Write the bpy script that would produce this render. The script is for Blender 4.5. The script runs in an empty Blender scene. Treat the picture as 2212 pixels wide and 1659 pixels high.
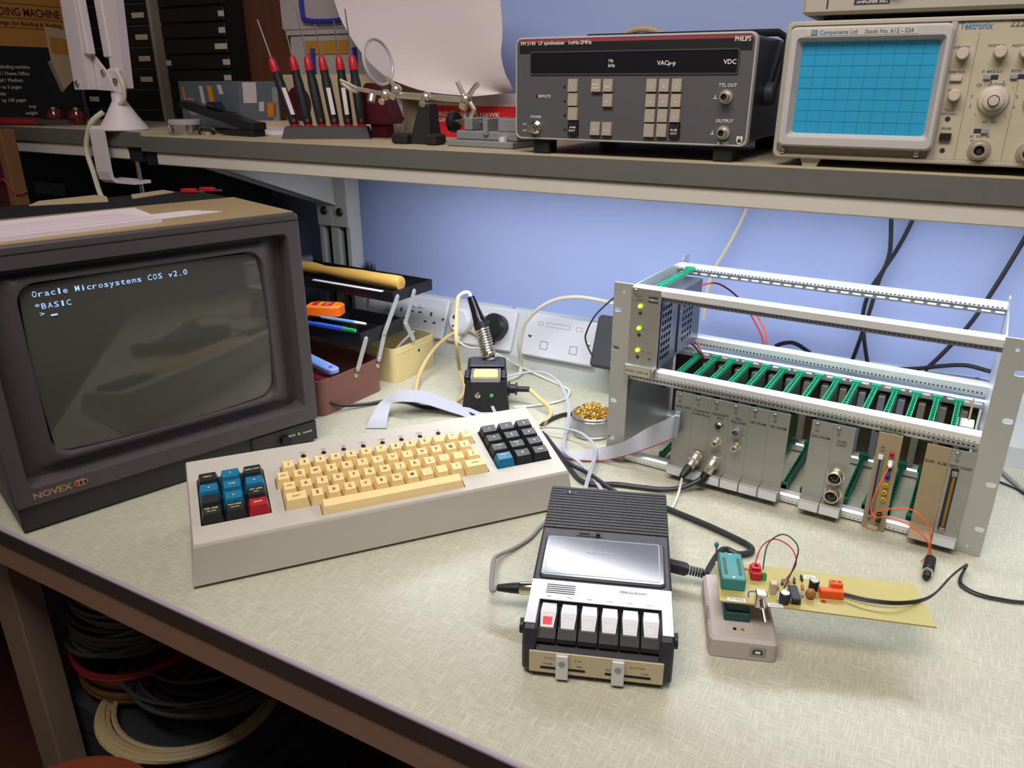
import bpy, math, random
from mathutils import Vector, Matrix
random.seed(7)
SC = bpy.context.scene
COL = SC.collection
MMS = 0.001          # all modelling below is in millimetres, bench top at z = 0
TOP = 750.0          # bench top above the floor

# ------------------------------------------------------------------ camera
CAM_F, CAM_H = 1656.63, 516.64
YAW, PITCH, ROLL = 0.50498, 0.37413, 0.00120
def _basis():
    f = Vector((-math.sin(YAW) * math.cos(PITCH), math.cos(YAW) * math.cos(PITCH), -math.sin(PITCH)))
    r = Vector((math.cos(YAW), math.sin(YAW), 0)); u = r.cross(f)
    c, s = math.cos(ROLL), math.sin(ROLL)
    return c * r + s * u, -s * r + c * u, f
CR, CU, CF = _basis()
CC = Vector((0, 0, CAM_H))
cam = bpy.data.cameras.new('camera'); cam.sensor_width = 36.0; cam.lens = CAM_F / 2212 * 36.0
cam.clip_start = 0.02; cam.clip_end = 30
cam_ob = bpy.data.objects.new('camera', cam); COL.objects.link(cam_ob)
cam_ob.matrix_world = Matrix(((CR.x, CU.x, -CF.x, 0), (CR.y, CU.y, -CF.y, 0), (CR.z, CU.z, -CF.z, (CAM_H + TOP) * MMS), (0, 0, 0, 1)))
SC.camera = cam_ob

# ------------------------------------------------------------------ world, room light, exposure
w = bpy.data.worlds.new('World'); SC.world = w; w.use_nodes = True
w.node_tree.nodes['Background'].inputs[0].default_value = (1.0, 0.80, 0.62, 1)
w.node_tree.nodes['Background'].inputs[1].default_value = 0.17
SC.view_settings.view_transform = 'Standard'
try: SC.view_settings.look = 'None'
except Exception: pass
SC.view_settings.gamma = 1.0
SC.view_settings.use_curve_mapping = False
SC.view_settings.exposure = 0.0

def area(name, loc, size, target, energy, color):
    l = bpy.data.lights.new(name, 'AREA'); l.shape = 'RECTANGLE'; l.size, l.size_y = size
    l.energy = energy; l.color = color
    o = bpy.data.objects.new(name, l); COL.objects.link(o)
    o.location = [loc[0] * MMS, loc[1] * MMS, (loc[2] + TOP) * MMS]
    d = Vector(target) - Vector(loc)
    o.rotation_euler = d.to_track_quat('-Z', 'Y').to_euler()
    return o
# unseen room light assumed overhead, tilted to brighten the shelf fronts
lum = area('unseen_room_light', (-230, 0, 1500), (1.2, 0.5), (-230, 700, 250), 12.5, (1.0, 0.93, 0.86))
lum.data.spread = math.radians(120)
TUBE_STRENGTH = 23.0

# ------------------------------------------------------------------ helpers
def at(px, py, z=None, y=None, t=None, x=None):
    """the photograph's pixel -> the point where its ray meets the plane z=, y= or x= (or depth t)"""
    d = CR * ((px - 1106.0) / CAM_F) + CU * ((829.5 - py) / CAM_F) + CF
    if z is not None: k = (z - CAM_H) / d.z
    elif y is not None: k = y / d.y
    elif x is not None: k = x / d.x
    else: k = t
    return CC + d * k

def lin(h):
    h = h.lstrip('#'); out = []
    for i in (0, 2, 4):
        c = int(h[i:i + 2], 16) / 255
        out.append(c / 12.92 if c <= 0.04045 else ((c + 0.055) / 1.055) ** 2.4)
    return out
MATS = {}
def mat(name, col, rough=0.5, metal=0.0, var=0.0, vscale=40.0, bump=0.0, bscale=400.0, stretch=None, emit=None, es=1.0, trans=0.0, ior=1.45, alpha=1.0, coat=0.0, spec=0.5):
    m = bpy.data.materials.new(name); m.use_nodes = True
    nt = m.node_tree; b = nt.nodes['Principled BSDF']; c = lin(col)
    b.inputs['Base Color'].default_value = (*c, 1)
    b.inputs['Roughness'].default_value = rough; b.inputs['Metallic'].default_value = metal
    b.inputs['Transmission Weight'].default_value = trans; b.inputs['IOR'].default_value = ior
    b.inputs['Coat Weight'].default_value = coat; b.inputs['Specular IOR Level'].default_value = spec
    b.inputs['Alpha'].default_value = alpha
    if emit:
        b.inputs['Emission Color'].default_value = (*lin(emit), 1); b.inputs['Emission Strength'].default_value = es
    if var or bump:
        tc = nt.nodes.new('ShaderNodeTexCoord'); mp = nt.nodes.new('ShaderNodeMapping')
        nt.links.new(tc.outputs['Object'], mp.inputs['Vector'])
        if stretch: mp.inputs['Scale'].default_value = stretch
    if var:
        n = nt.nodes.new('ShaderNodeTexNoise'); n.inputs['Scale'].default_value = vscale; n.inputs['Detail'].default_value = 4
        nt.links.new(mp.outputs['Vector'], n.inputs['Vector'])
        r = nt.nodes.new('ShaderNodeMix'); r.data_type = 'RGBA'
        r.inputs['A'].default_value = (*[x * (1 - var) for x in c], 1); r.inputs['B'].default_value = (*[min(1, x * (1 + var)) for x in c], 1)
        nt.links.new(n.outputs['Fac'], r.inputs['Factor']); nt.links.new(r.outputs['Result'], b.inputs['Base Color'])
    if bump:
        n2 = nt.nodes.new('ShaderNodeTexNoise'); n2.inputs['Scale'].default_value = bscale; n2.inputs['Detail'].default_value = 3
        nt.links.new(mp.outputs['Vector'], n2.inputs['Vector'])
        bp = nt.nodes.new('ShaderNodeBump'); bp.inputs['Strength'].default_value = bump; bp.inputs['Distance'].default_value = 0.001
        nt.links.new(n2.outputs['Fac'], bp.inputs['Height']); nt.links.new(bp.outputs['Normal'], b.inputs['Normal'])
    MATS[name] = m
    return m

def circ(cx, cy, r, n=16, a0=0.0): return [(cx + r * math.cos(a0 + 2 * math.pi * i / n), cy + r * math.sin(a0 + 2 * math.pi * i / n)) for i in range(n)]
def rrect(x0, x1, y0, y1, r, n=4):
    out = []
    for cx, cy, a in ((x1 - r, y1 - r, 0), (x0 + r, y1 - r, 90), (x0 + r, y0 + r, 180), (x1 - r, y0 + r, 270)):
        for i in range(n + 1):
            t = math.radians(a + 90 * i / n); out.append((cx + r * math.cos(t), cy + r * math.sin(t)))
    return out
def spl(pts, n=8, closed=False):
    """Catmull-Rom through the points"""
    P = [Vector(p) for p in pts]; out = []; N = len(P)
    for i in range(N if closed else N - 1):
        if closed: p0, p1, p2, p3 = P[(i - 1) % N], P[i], P[(i + 1) % N], P[(i + 2) % N]
        else: p0, p1, p2, p3 = P[max(i - 1, 0)], P[i], P[i + 1], P[min(i + 2, N - 1)]
        for k in range(n):
            t = k / n
            out.append(0.5 * (2 * p1 + (p2 - p0) * t + (2 * p0 - 5 * p1 + 4 * p2 - p3) * t * t + (3 * p1 - p0 - 3 * p2 + p3) * t ** 3))
    if not closed: out.append(P[-1])
    return out

GLYPH = {}
def glyphs(s, bold=.014):
    if (s, bold) not in GLYPH:
        cu = bpy.data.curves.new('t', 'FONT'); cu.body = s; cu.size = 1.0; cu.resolution_u = 2; cu.fill_mode = 'FRONT'; cu.offset = bold
        o = bpy.data.objects.new('t', cu); me = o.to_mesh()
        V = [(v.co.x, v.co.y) for v in me.vertices]; F = [tuple(p.vertices) for p in me.polygons]
        o.to_mesh_clear(); bpy.data.objects.remove(o); bpy.data.curves.remove(cu)
        GLYPH[(s, bold)] = (V, F)
    return GLYPH[(s, bold)]

class MB:
    """collects primitive shapes (mm) into one mesh"""
    def __init__(self): self.v = []; self.f = []; self.mi = []; self.cm = 0; self.X = None
    def m(self, i): self.cm = i; return self
    def xf(self, M): self.X = M; return self
    def add(self, V, F):
        b = len(self.v)
        for p in V:
            p = Vector(p)
            self.v.append(self.X @ p if self.X is not None else p)
        for q in F: self.f.append(tuple(b + i for i in q)); self.mi.append(self.cm)
        return self
    def box(self, x0, x1, y0, y1, z0, z1):
        return self.add([(x0, y0, z0), (x1, y0, z0), (x1, y1, z0), (x0, y1, z0), (x0, y0, z1), (x1, y0, z1), (x1, y1, z1), (x0, y1, z1)],
                        [(3, 2, 1, 0), (4, 5, 6, 7), (0, 1, 5, 4), (1, 2, 6, 5), (2, 3, 7, 6), (3, 0, 4, 7)])
    def hexa(self, a, b):   # a, b: two quads of 4 points (bottom ccw seen from above, top)
        return self.add(list(a) + list(b), [(3, 2, 1, 0), (4, 5, 6, 7), (0, 1, 5, 4), (1, 2, 6, 5), (2, 3, 7, 6), (3, 0, 4, 7)])
    def cbox(self, x0, x1, y0, y1, z0, z1, c=1.0):
        return self.slab([(x0 + c, y0), (x1 - c, y0), (x1, y0 + c), (x1, y1 - c), (x1 - c, y1), (x0 + c, y1), (x0, y1 - c), (x0, y0 + c)], 'xy', z0, z1, c)
    @staticmethod
    def _map(plane):
        return {'xy': lambda a, b, c: (a, b, c), 'xz': lambda a, b, c: (a, c, b), 'yz': lambda a, b, c: (c, a, b)}[plane]
    def slab(self, poly, plane, a, b, ch=0.0, ch0=None):
        """extrude a (convex) polygon from a to b, chamfering both rims by ch"""
        f = self._map(plane); n = len(poly)
        ar = sum(poly[i][0] * poly[(i + 1) % n][1] - poly[(i + 1) % n][0] * poly[i][1] for i in range(n))
        if ar < 0: poly = poly[::-1]
        if b < a: a, b = b, a
        def inset(d):
            if not d: return poly
            out = []
            for i in range(n):
                p0, p1, p2 = Vector(poly[i - 1]), Vector(poly[i]), Vector(poly[(i + 1) % n])
                e1 = (p1 - p0).normalized(); e2 = (p2 - p1).normalized()
                n1 = Vector((-e1.y, e1.x)); n2 = Vector((-e2.y, e2.x)); h = n1 + n2
                k = h.dot(n1)
                out.append(tuple(p1 + h * (d / k if abs(k) > .2 else d)))
            return out
        c0 = ch if ch0 is None else ch0
        L = []
        if c0: L.append((inset(c0), a)); L.append((poly, a + c0))
        else: L.append((poly, a))
        if ch: L.append((poly, b - ch)); L.append((inset(ch), b))
        else: L.append((poly, b))
        V = [f(p[0], p[1], h) for ring, h in L for p in ring]; F = []
        flip = plane == 'xz'
        for k in range(len(L) - 1):
            for i in range(n):
                j = (i + 1) % n; q = (k * n + i, k * n + j, (k + 1) * n + j, (k + 1) * n + i)
                F.append(q[::-1] if flip else q)
        bot = tuple(range(n))[::-1]; top = tuple((len(L) - 1) * n + i for i in range(n))
        F += [bot[::-1], top[::-1]] if flip else [bot, top]
        return self.add(V, F)
    def ring(self, outer, inner, plane, a, b):
        """frame between two polygons of equal length, extruded"""
        f = self._map(plane); n = len(outer)
        V = [f(p[0], p[1], a) for p in outer] + [f(p[0], p[1], a) for p in inner] + [f(p[0], p[1], b) for p in outer] + [f(p[0], p[1], b) for p in inner]
        F = []
        for i in range(n):
            j = (i + 1) % n
            F += [(i, j, n + j, n + i), (2 * n + j, 2 * n + i, 3 * n + i, 3 * n + j), (j, i, 2 * n + i, 2 * n + j), (n + i, n + j, 3 * n + j, 3 * n + i)]
        return self.add(V, F)
    def plate_with_holes(self, x0, x1, z0, z1, holes, plane, a, b):
        """flat plate with oval holes (cx, cz, rx, rz), each hole in a row of its own"""
        holes = sorted(holes, key=lambda h: h[1]); cuts = [z0]
        for i in range(len(holes) - 1): cuts.append((holes[i][1] + holes[i + 1][1]) / 2)
        cuts.append(z1)
        for h, za, zb in zip(holes, cuts[:-1], cuts[1:]):
            cx, cz, rx, rz = h
            angs = sorted([math.atan2(q - cz, p - cx) % (2 * math.pi) for p in (x0, x1) for q in (za, zb)] + [2 * math.pi * i / 20 for i in range(20)])
            O = []; I = []
            for t in angs:
                c, s = math.cos(t), math.sin(t)
                k = min((((x1 - cx) if c > 0 else (x0 - cx)) / c) if abs(c) > 1e-9 else 1e9, (((zb - cz) if s > 0 else (za - cz)) / s) if abs(s) > 1e-9 else 1e9)
                O.append((cx + c * k, cz + s * k))
                k2 = (abs(c / rx) ** 3 + abs(s / rz) ** 3) ** (-1 / 3)
                I.append((cx + c * k2, cz + s * k2))
            self.ring(O, I, plane, a, b)
        return self
    def cyl(self, p0, p1, r0, r1=None, n=16, cap=True):
        p0, p1 = Vector(p0), Vector(p1); r1 = r0 if r1 is None else r1
        d = (p1 - p0).normalized(); u = d.orthogonal().normalized(); w_ = d.cross(u)
        V = []
        for p, r in ((p0, r0), (p1, r1)):
            for i in range(n):
                t = 2 * math.pi * i / n; V.append(p + (u * math.cos(t) + w_ * math.sin(t)) * r)
        F = [(i, (i + 1) % n, n + (i + 1) % n, n + i) for i in range(n)]
        if cap: F += [tuple(range(n))[::-1], tuple(range(n, 2 * n))]
        return self.add(V, F)
    def lathe(self, prof, p0, d=(0, 0, 1), n=24, cap=True):
        """profile [(r, h)] turned about the axis d through p0"""
        p0 = Vector(p0); d = Vector(d).normalized(); u = d.orthogonal().normalized(); w_ = d.cross(u); V = []
        for r, h in prof:
            for i in range(n):
                t = 2 * math.pi * i / n; V.append(p0 + d * h + (u * math.cos(t) + w_ * math.sin(t)) * max(r, 1e-3))
        F = []
        for k in range(len(prof) - 1):
            for i in range(n):
                j = (i + 1) % n; F.append((k * n + i, k * n + j, (k + 1) * n + j, (k + 1) * n + i))
        if cap: F += [tuple(range(n))[::-1], tuple((len(prof) - 1) * n + i for i in range(n))]
        return self.add(V, F)
    def tube(self, pts, r, n=8, closed=False, radii=None):
        P = [Vector(p) for p in pts]; N = len(P); V = []; up = None
        for i, p in enumerate(P):
            if closed: d = (P[(i + 1) % N] - P[i - 1])
            else: d = P[min(i + 1, N - 1)] - P[max(i - 1, 0)]
            if d.length < 1e-9: d = Vector((0, 0, 1))
            d.normalize()
            if up is None: up = d.orthogonal().normalized()
            up = (up - d * up.dot(d))
            if up.length < 1e-6: up = d.orthogonal()
            up.normalize(); s = d.cross(up); rr = radii[i] if radii else r
            for k in range(n):
                t = 2 * math.pi * k / n; V.append(p + (up * math.cos(t) + s * math.sin(t)) * rr)
        F = []
        for i in range(N if closed else N - 1):
            a, b = i * n, ((i + 1) % N) * n
            for k in range(n): F.append((a + k, a + (k + 1) % n, b + (k + 1) % n, b + k))
        if not closed: F += [tuple(range(n))[::-1], tuple((N - 1) * n + k for k in range(n))]
        return self.add(V, F)
    def ribbon(self, pts, width, th):
        """flat band along the points; width = list of cross vectors"""
        P = [Vector(p) for p in pts]; W_ = [Vector(x) for x in width]; V = []; N = len(P)
        for i in range(N):
            d = (P[min(i + 1, N - 1)] - P[max(i - 1, 0)]).normalized(); nn = d.cross(W_[i]).normalized() * th * .5
            V += [P[i] - W_[i] / 2 - nn, P[i] + W_[i] / 2 - nn, P[i] + W_[i] / 2 + nn, P[i] - W_[i] / 2 + nn]
        F = []
        for i in range(N - 1):
            a, b = 4 * i, 4 * i + 4
            for k in range(4): F.append((a + k, a + (k + 1) % 4, b + (k + 1) % 4, b + k))
        F += [(3, 2, 1, 0), tuple(4 * (N - 1) + k for k in range(4))]
        return self.add(V, F)
    def ball(self, c, rx, ry=None, rz=None, n=12, m=8):
        ry = rx if ry is None else ry; rz = rx if rz is None else rz; V = []; F = []
        for i in range(m + 1):
            ph = math.pi * i / m
            for k in range(n):
                t = 2 * math.pi * k / n; q = max(math.sin(ph), 1e-3)
                V.append((c[0] + rx * q * math.cos(t), c[1] + ry * q * math.sin(t), c[2] - rz * math.cos(ph)))
        for i in range(m):
            for k in range(n): F.append((i * n + k, i * n + (k + 1) % n, (i + 1) * n + (k + 1) % n, (i + 1) * n + k))
        return self.add(V, F)
    def text(self, s, org, R=(1, 0, 0), U=(0, 0, 1), h=3.0, w=None, align='c', lift=0.25, bold=.014):
        """flat lettering: org = anchor at mid-height, h = capital height, w = optional total width"""
        V, F = glyphs(s, bold)
        if not V: return self
        R = Vector(R).normalized(); U = Vector(U).normalized(); N = R.cross(U)
        x0 = min(p[0] for p in V); x1 = max(p[0] for p in V); k = h / 0.70
        kx = (w / (x1 - x0)) if w else k
        off = {'c': -(x0 + x1) / 2, 'l': -x0, 'r': -x1}[align]
        org = Vector(org) + N * lift
        return self.add([org + R * ((p[0] + off) * kx) + U * ((p[1] - 0.35) * k) for p in V], F)
    def build(self, name, mats, parent=None, loc=(0, 0, 0), rz=0.0, label=None, cat=None, group=None, kind=None, smooth=35.0):
        me = bpy.data.meshes.new(name)
        top = parent is None
        me.from_pydata([tuple(x * MMS for x in p) for p in self.v], [], self.f)
        mats = mats if isinstance(mats, (list, tuple)) else [mats]
        for q in mats: me.materials.append(MATS[q])
        if len(mats) > 1: me.polygons.foreach_set('material_index', self.mi)
        if smooth:
            me.polygons.foreach_set('use_smooth', [True] * len(me.polygons)); me.update()
            me.set_sharp_from_angle(angle=math.radians(smooth))
        o = bpy.data.objects.new(name, me); COL.objects.link(o)
        place(o, parent, loc, rz); tag(o, label, cat, group, kind)
        return o

def place(o, parent, loc, rz):
    o.location = [loc[0] * MMS, loc[1] * MMS, (loc[2] + (TOP if parent is None else 0)) * MMS]
    o.rotation_euler = (0, 0, rz) if not isinstance(rz, (tuple, list)) else rz
    if parent is not None: o.parent = parent
def tag(o, label=None, cat=None, group=None, kind=None):
    if label: o['label'] = label
    if cat: o['category'] = cat
    if group: o['group'] = group
    if kind: o['kind'] = kind
def thing(name, label, cat, loc=(0, 0, 0), rz=0.0, group=None):
    o = bpy.data.objects.new(name, None); COL.objects.link(o); o.empty_display_size = 0.02
    place(o, None, loc, rz); tag(o, label, cat, group)
    return o
def dup(root, loc, rz=None, label=None):
    r = root.copy(); COL.objects.link(r); place(r, None, loc, root.rotation_euler.z if rz is None else rz)
    if label: r['label'] = label
    for ch in list(root.children):
        c = ch.copy(); COL.objects.link(c); c.parent = r
        for g in list(ch.children):
            d = g.copy(); COL.objects.link(d); d.parent = c
    return r
def copy_part(src, parent, loc, rz=None):
    c = src.copy(); COL.objects.link(c); c.parent = parent
    c.location = [q * MMS for q in loc]
    if rz is not None: c.rotation_euler = (0, 0, rz)
    return c
def RZ(deg): return math.radians(deg)
# ------------------------------------------------------------------ materials
mat('wall_paint', '#9cacdb', .85, var=.03, vscale=6, bump=.1, bscale=300)
mat('floor_wood', '#4a2418', .6, var=.25, vscale=12)
mat('ceiling_paint', '#cfc8bb', .9)
mat('edge_dark', '#3a332e', .5, var=.1)
mat('edge_highlight', '#a59aa8', .4)
mat('rail_brown', '#8a6a5a', .6, var=.08)
mat('shelf_edge', '#5d5b56', .55, var=.06, vscale=60)
mat('shelf_top', '#b3a48a', .5, var=.06, vscale=60)
mat('beam_cream', '#c2bdb5', .55, var=.04)
mat('post_grey', '#a9aaa8', .5, var=.04)
mat('post_dark', '#1a1b1d', .7)
mat('bolt_dark', '#3b3d3b', .3, .7)
mat('trunk_white', '#c3c8c7', .45)
mat('plate_white', '#d4d4da', .3)
mat('slot_dark', '#2b2733', .6)
mat('black', '#17171a', .45)
mat('black_matt', '#101013', .75)
mat('black_gloss', '#131318', .15)
mat('black_soft', '#26262b', .55, var=.1, vscale=80)
mat('charcoal', '#3b3b40', .5)
mat('cable_black', '#24242c', .45)
mat('cable_grey', '#a8abb6', .45)
mat('cable_white', '#dcdad2', .45)
mat('cable_tan', '#c8b07c', .5, var=.06)
mat('cable_cream', '#c9c3b0', .5)
mat('cable_orange', '#e8572a', .45)
mat('cable_red', '#b8303c', .45)
mat('white_paint', '#d8cdd2', .4, var=.02)
mat('chrome', '#d8d4c8', .16, 1.0)
mat('steel', '#a9a8a6', .32, 1.0)
mat('nickel', '#ddd6c6', .28, .85, var=.1, vscale=120)
mat('alu', '#d2d3d6', .38, .85)
mat('alu_panel', '#aaaaa6', .42, .75, var=.03, vscale=8)
mat('strip_dark', '#6f7176', .5, .5)
mat('leg_brown', '#7d6c5e', .6, var=.06)
mat('rim_chrome', '#e4e4e2', .28, .6)
mat('alu_bright', '#eef0f2', .4, .55)
mat('zinc', '#9c9da0', .45, .6, var=.08)
mat('tan_panel', '#9a8a6c', .5, var=.08, vscale=40)
mat('brass', '#e0bf6c', .26, .9, var=.2, vscale=500)
mat('white', '#e8e8e8', .4)
mat('ink_black', '#1c1a1e', .6)
mat('ink_grey', '#5a5a5c', .6)
mat('ink_white', '#d9d6cc', .5)
mat('ink_blue', '#3f6ea8', .5)
mat('ink_yellow', '#e6dc9a', .5)
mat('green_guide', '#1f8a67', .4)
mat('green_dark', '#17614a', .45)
mat('teal_socket', '#2f8583', .35)
mat('teal_dark', '#1d4f4d', .45)
mat('red_plastic', '#b3182a', .4)
mat('paper', '#d8ccd4', .8)
mat('paper_warm', '#b7a183', .85)
mat('card_board', '#b07a35', .85, var=.08, vscale=60)
# laminate with a fine linen weave: pale threads both ways, gently mottled
def weave():
    m = mat('laminate', '#cfcdb4', .33)
    nt = m.node_tree; b = nt.nodes['Principled BSDF']
    tc = nt.nodes.new('ShaderNodeTexCoord'); cols = []
    for sx, sy in ((750, 45), (45, 750)):
        mp = nt.nodes.new('ShaderNodeMapping'); mp.inputs['Scale'].default_value = (sx, sy, 1)
        mp.inputs['Rotation'].default_value = (0, 0, RZ(4))
        n = nt.nodes.new('ShaderNodeTexNoise'); n.inputs['Scale'].default_value = 1.0; n.inputs['Detail'].default_value = 2
        nt.links.new(tc.outputs['Object'], mp.inputs['Vector']); nt.links.new(mp.outputs['Vector'], n.inputs['Vector'])
        r = nt.nodes.new('ShaderNodeValToRGB'); r.color_ramp.elements[0].position = .45; r.color_ramp.elements[1].position = .72
        nt.links.new(n.outputs['Fac'], r.inputs['Fac']); cols.append(r)
    mx = nt.nodes.new('ShaderNodeMath'); mx.operation = 'MAXIMUM'
    nt.links.new(cols[0].outputs['Color'], mx.inputs[0]); nt.links.new(cols[1].outputs['Color'], mx.inputs[1])
    mix = nt.nodes.new('ShaderNodeMix'); mix.data_type = 'RGBA'
    mix.inputs['A'].default_value = (*lin('#a9a793'), 1); mix.inputs['B'].default_value = (*lin('#c4c3b2'), 1)
    nt.links.new(mx.outputs[0], mix.inputs['Factor']); nt.links.new(mix.outputs['Result'], b.inputs['Base Color'])
weave()
WALL_Y = 1264.0
def struct(name, mb, m): return mb.build(name, m, kind='structure', smooth=0)
struct('wall_back', MB().box(-2700, 1900, WALL_Y, WALL_Y + 100, -750, 1800), 'wall_paint')
struct('wall_left', MB().box(-2800, -2700, -1500, WALL_Y + 100, -750, 1800), 'wall_paint')
struct('wall_right', MB().box(1900, 2000, -1500, WALL_Y + 100, -750, 1800), 'wall_paint')
struct('ceiling', MB().box(-2800, 2000, -1500, WALL_Y + 100, 1800, 1900), 'ceiling_paint')
struct('floor', MB().box(-2800, 2000, -1500, WALL_Y + 100, -800, -750), 'floor_wood')

cl = MB().box(-610, 610, -260, 260, 3, 45)  # housing and rods added around the unseen room light
cl.build('added_light_housing', 'white', None, (-230, 0, 1500), tuple(lum.rotation_euler), kind='structure', smooth=0)
for x in (-700, 230): struct('added_light_rod', MB().box(x, x + 10, -5, 5, 1560, 1799.5), 'white')

# ---- the bench: worktop on rails and legs
EDGE = 411.4
bench = thing('workbench', 'long workbench with pale linen-pattern laminate top and dark front edge', 'workbench', (0, 0, 0))
MB().box(-2300, 1100, EDGE + 2, 1262, -25, 0).build('worktop', 'laminate', bench, smooth=0)
MB().box(-2300, 1100, EDGE - .5, EDGE + 2, -25, -3.5).build('front_edging', 'edge_dark', bench, smooth=0)
MB().slab([(EDGE - .8, -3.5), (EDGE - .8, -1.2), (EDGE + .8, 0.15), (EDGE + 3.2, 0.15), (EDGE + 3.2, -3.5)], 'yz', -2300, 1100).build('edge_trim', 'edge_highlight', bench, smooth=0)
MB().cbox(-2200, 1000, EDGE + 1, EDGE + 40, -62, -25.2, 1.5).build('front_rail', 'rail_brown', bench, smooth=0)
MB().cbox(-2200, 1000, 1180, 1220, -62, -25.2, 1.5).build('rear_rail', 'rail_brown', bench, smooth=0)
for lx in (-1098, 900):
    MB().cbox(lx, lx + 60, 440, 480, -749.5, -62.2, 2).build('leg', 'leg_brown', bench, smooth=0)
    MB().cbox(lx, lx + 60, 1170, 1230, -749.5, -62.2, 2).build('leg', 'leg_brown', bench, smooth=0)
    if lx > 0: MB().cbox(lx + 10, lx + 50, 480.2, 1169.8, -640, -600, 2).build('stretcher', 'beam_cream', bench, smooth=0)

# ---- uprights standing on the bench, carrying the shelves
def upright(x0, x1, side):
    y0, y1 = 1195.0, 1231.0

    u = thing('shelf_upright', 'grey slotted steel upright beside the bright blue wall' if side > 0 else 'grey slotted steel upright on the shadow side of its twin', 'upright', (0, 0, 0), 0, 'pair of uprights behind the toolbox')
    b = MB(); zt = 386.5
    b.box(x0, x0 + 9, y0, y1, 0, zt).box(x1 - 9, x1, y0, y1, 0, zt).box(x0 + 9, x1 - 9, y1 - 8, y1, 0, zt)
    b.build('channel', 'post_grey', u, smooth=0)
    MB().box(x0 + 9, x1 - 9, y0 + 16, y0 + 17, 0, zt).build('slot', 'post_dark', u, smooth=0)
    MB().cbox(x0 - .5, x1 + .5, y0 - 4, y0 - .1, 246, 386.5, 1).build('joint_plate', 'post_grey', u, smooth=0)
    cx = (x0 + x1) / 2
    bt = MB(); bt.lathe([(8.5, 0), (8.5, 1.5), (7, 3.5), (4.2, 5), (0, 5.4)], (cx, y0 - 4.1, 276), (0, -1, 0), 18)
    bt.build('bolt', 'bolt_dark', u)
    return u
upright(-1112, -1073, -1)
upright(-1071.5, -1033, 1)
# gusset plates: cantilever brackets rising forward from each upright to the shelf beam
def gusset(x0, x1, lab):
    g = thing('shelf_bracket', lab, 'bracket', (0, 0, 0), 0, 'cantilever shelf brackets')
    MB().slab([(1190.5, 292), (1190.5, 386), (922, 386)], 'yz', x0, x1).build('plate', 'post_grey', g, smooth=0)
    b = MB(); d = Vector((1190.5 - 922, 292 - 386)).normalized()
    b.hexa([(x0 - 9, 1190.5, 289), (x1 + 5, 1190.5, 289), (x1 + 5, 922, 383), (x0 - 9, 922, 383)], [(x0 - 9, 1190.5, 291.8), (x1 + 5, 1190.5, 291.8), (x1 + 5, 922, 385.8), (x0 - 9, 922, 385.8)])
    b.build('flange', 'post_grey', g, smooth=0)
gusset(-1107, -1103, 'grey triangular shelf bracket on the shadowed left upright')
gusset(-1068, -1064, 'grey triangular shelf bracket over the toolbox, next to the lit wall')

# ---- shelves
SHELF = 433.2
def shelf(lab, x0, x1, z, bx0, bx1):
    s = thing('overhead_shelf', lab, 'shelf', (0, 0, 0), 0, 'overhead shelf sections')
    MB().box(x0, x1, 884, 1234, z - 25, z).build('board', 'shelf_top', s, smooth=0)
    MB().box(x0, x1, 880, 884, z - 25, z - .6).build('front_edging', 'shelf_edge', s, smooth=0)
    MB().cbox(bx0, bx1, 884, 920, z - 46.2, z - 26, 1.5).build('front_beam', 'beam_cream', s, smooth=0)
    MB().cbox(bx0, bx1, 1192, 1228, z - 46.2, z - 26, 1.5).build('rear_beam', 'beam_cream', s, smooth=0)
    return s
sr = shelf('long grey-edged overhead shelf carrying the test instruments and vice', -1203, 1000, SHELF, -1172, 1000)
sl = shelf('grey-edged overhead shelf under the drawer cabinets and the lamp clamp', -2300, -1204.5, 439.0, -2300, -1246)
MB().box(-1202, -1172.5, 886, 918, 386, 409.5 - 1.6).build('end_cap', 'black_matt', sr, smooth=0)
MB().box(-1245.5, -1211, 886, 918, 390, 412.5).build('end_cap', 'black_matt', sl, smooth=0)

# ---- strip light under the shelf (hidden behind the front beam): the bench's own lamp
lt = thing('strip_light', 'fluorescent strip light fixed beneath the overhead shelf behind its front beam', 'lamp', (0, 0, 0))
MB().box(-880, 430, 985, 1045, 402, 408).box(-880, 430, 981, 985, 389, 408).box(-880, 430, 1045, 1049, 389, 408).build('housing', 'white', lt, smooth=0)
mat('tube_glow', '#ffffff', .5, emit='#f4f8ff', es=TUBE_STRENGTH)
MB().box(-874, 424, 986, 1044, 396, 397.5).build('diffuser', 'tube_glow', lt, smooth=0)
for x in (-884, 430.5): MB().cbox(x, x + 3.5, 981, 1049, 388.6, 408, 1).build('end_cap', 'white', lt, smooth=0)

# ---- cable trunking along the wall with its accessories
tr = thing('cable_trunking', 'white sloping cable trunking along the foot of the wall', 'trunking', (0, 0, 0))
MB().slab([(1216, 0.2), (1216, 31), (1217, 33), (1250, 112), (WALL_Y - .3, 112), (WALL_Y - .3, 0.2)], 'yz', -1032, 1000).build('body', 'trunk_white', tr, smooth=0)
for x in (-690, -300, 90):
    MB().lathe([(3.5, 0), (3.5, .6), (2.5, 1.3), (0, 1.4)], (x, 1256, 112.05), (0, 0, 1), 12).build('screw', 'steel', tr)
SL = Vector((0, 33, 79)).normalized(); SN = Vector((0, -79, 33)).normalized()
def slope_matrix(x, k=0.0, lift=0.0):
    """local x along the wall, y up the sloping face, z out of it"""
    o = Vector((x, 1217, 33)) + SL * k + SN * lift
    return Matrix(((1, 0 * 1, SN.x, o.x), (0, SL.y, SN.y, o.y), (0, SL.z, SN.z, o.z), (0, 0, 0, 1)))
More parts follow.
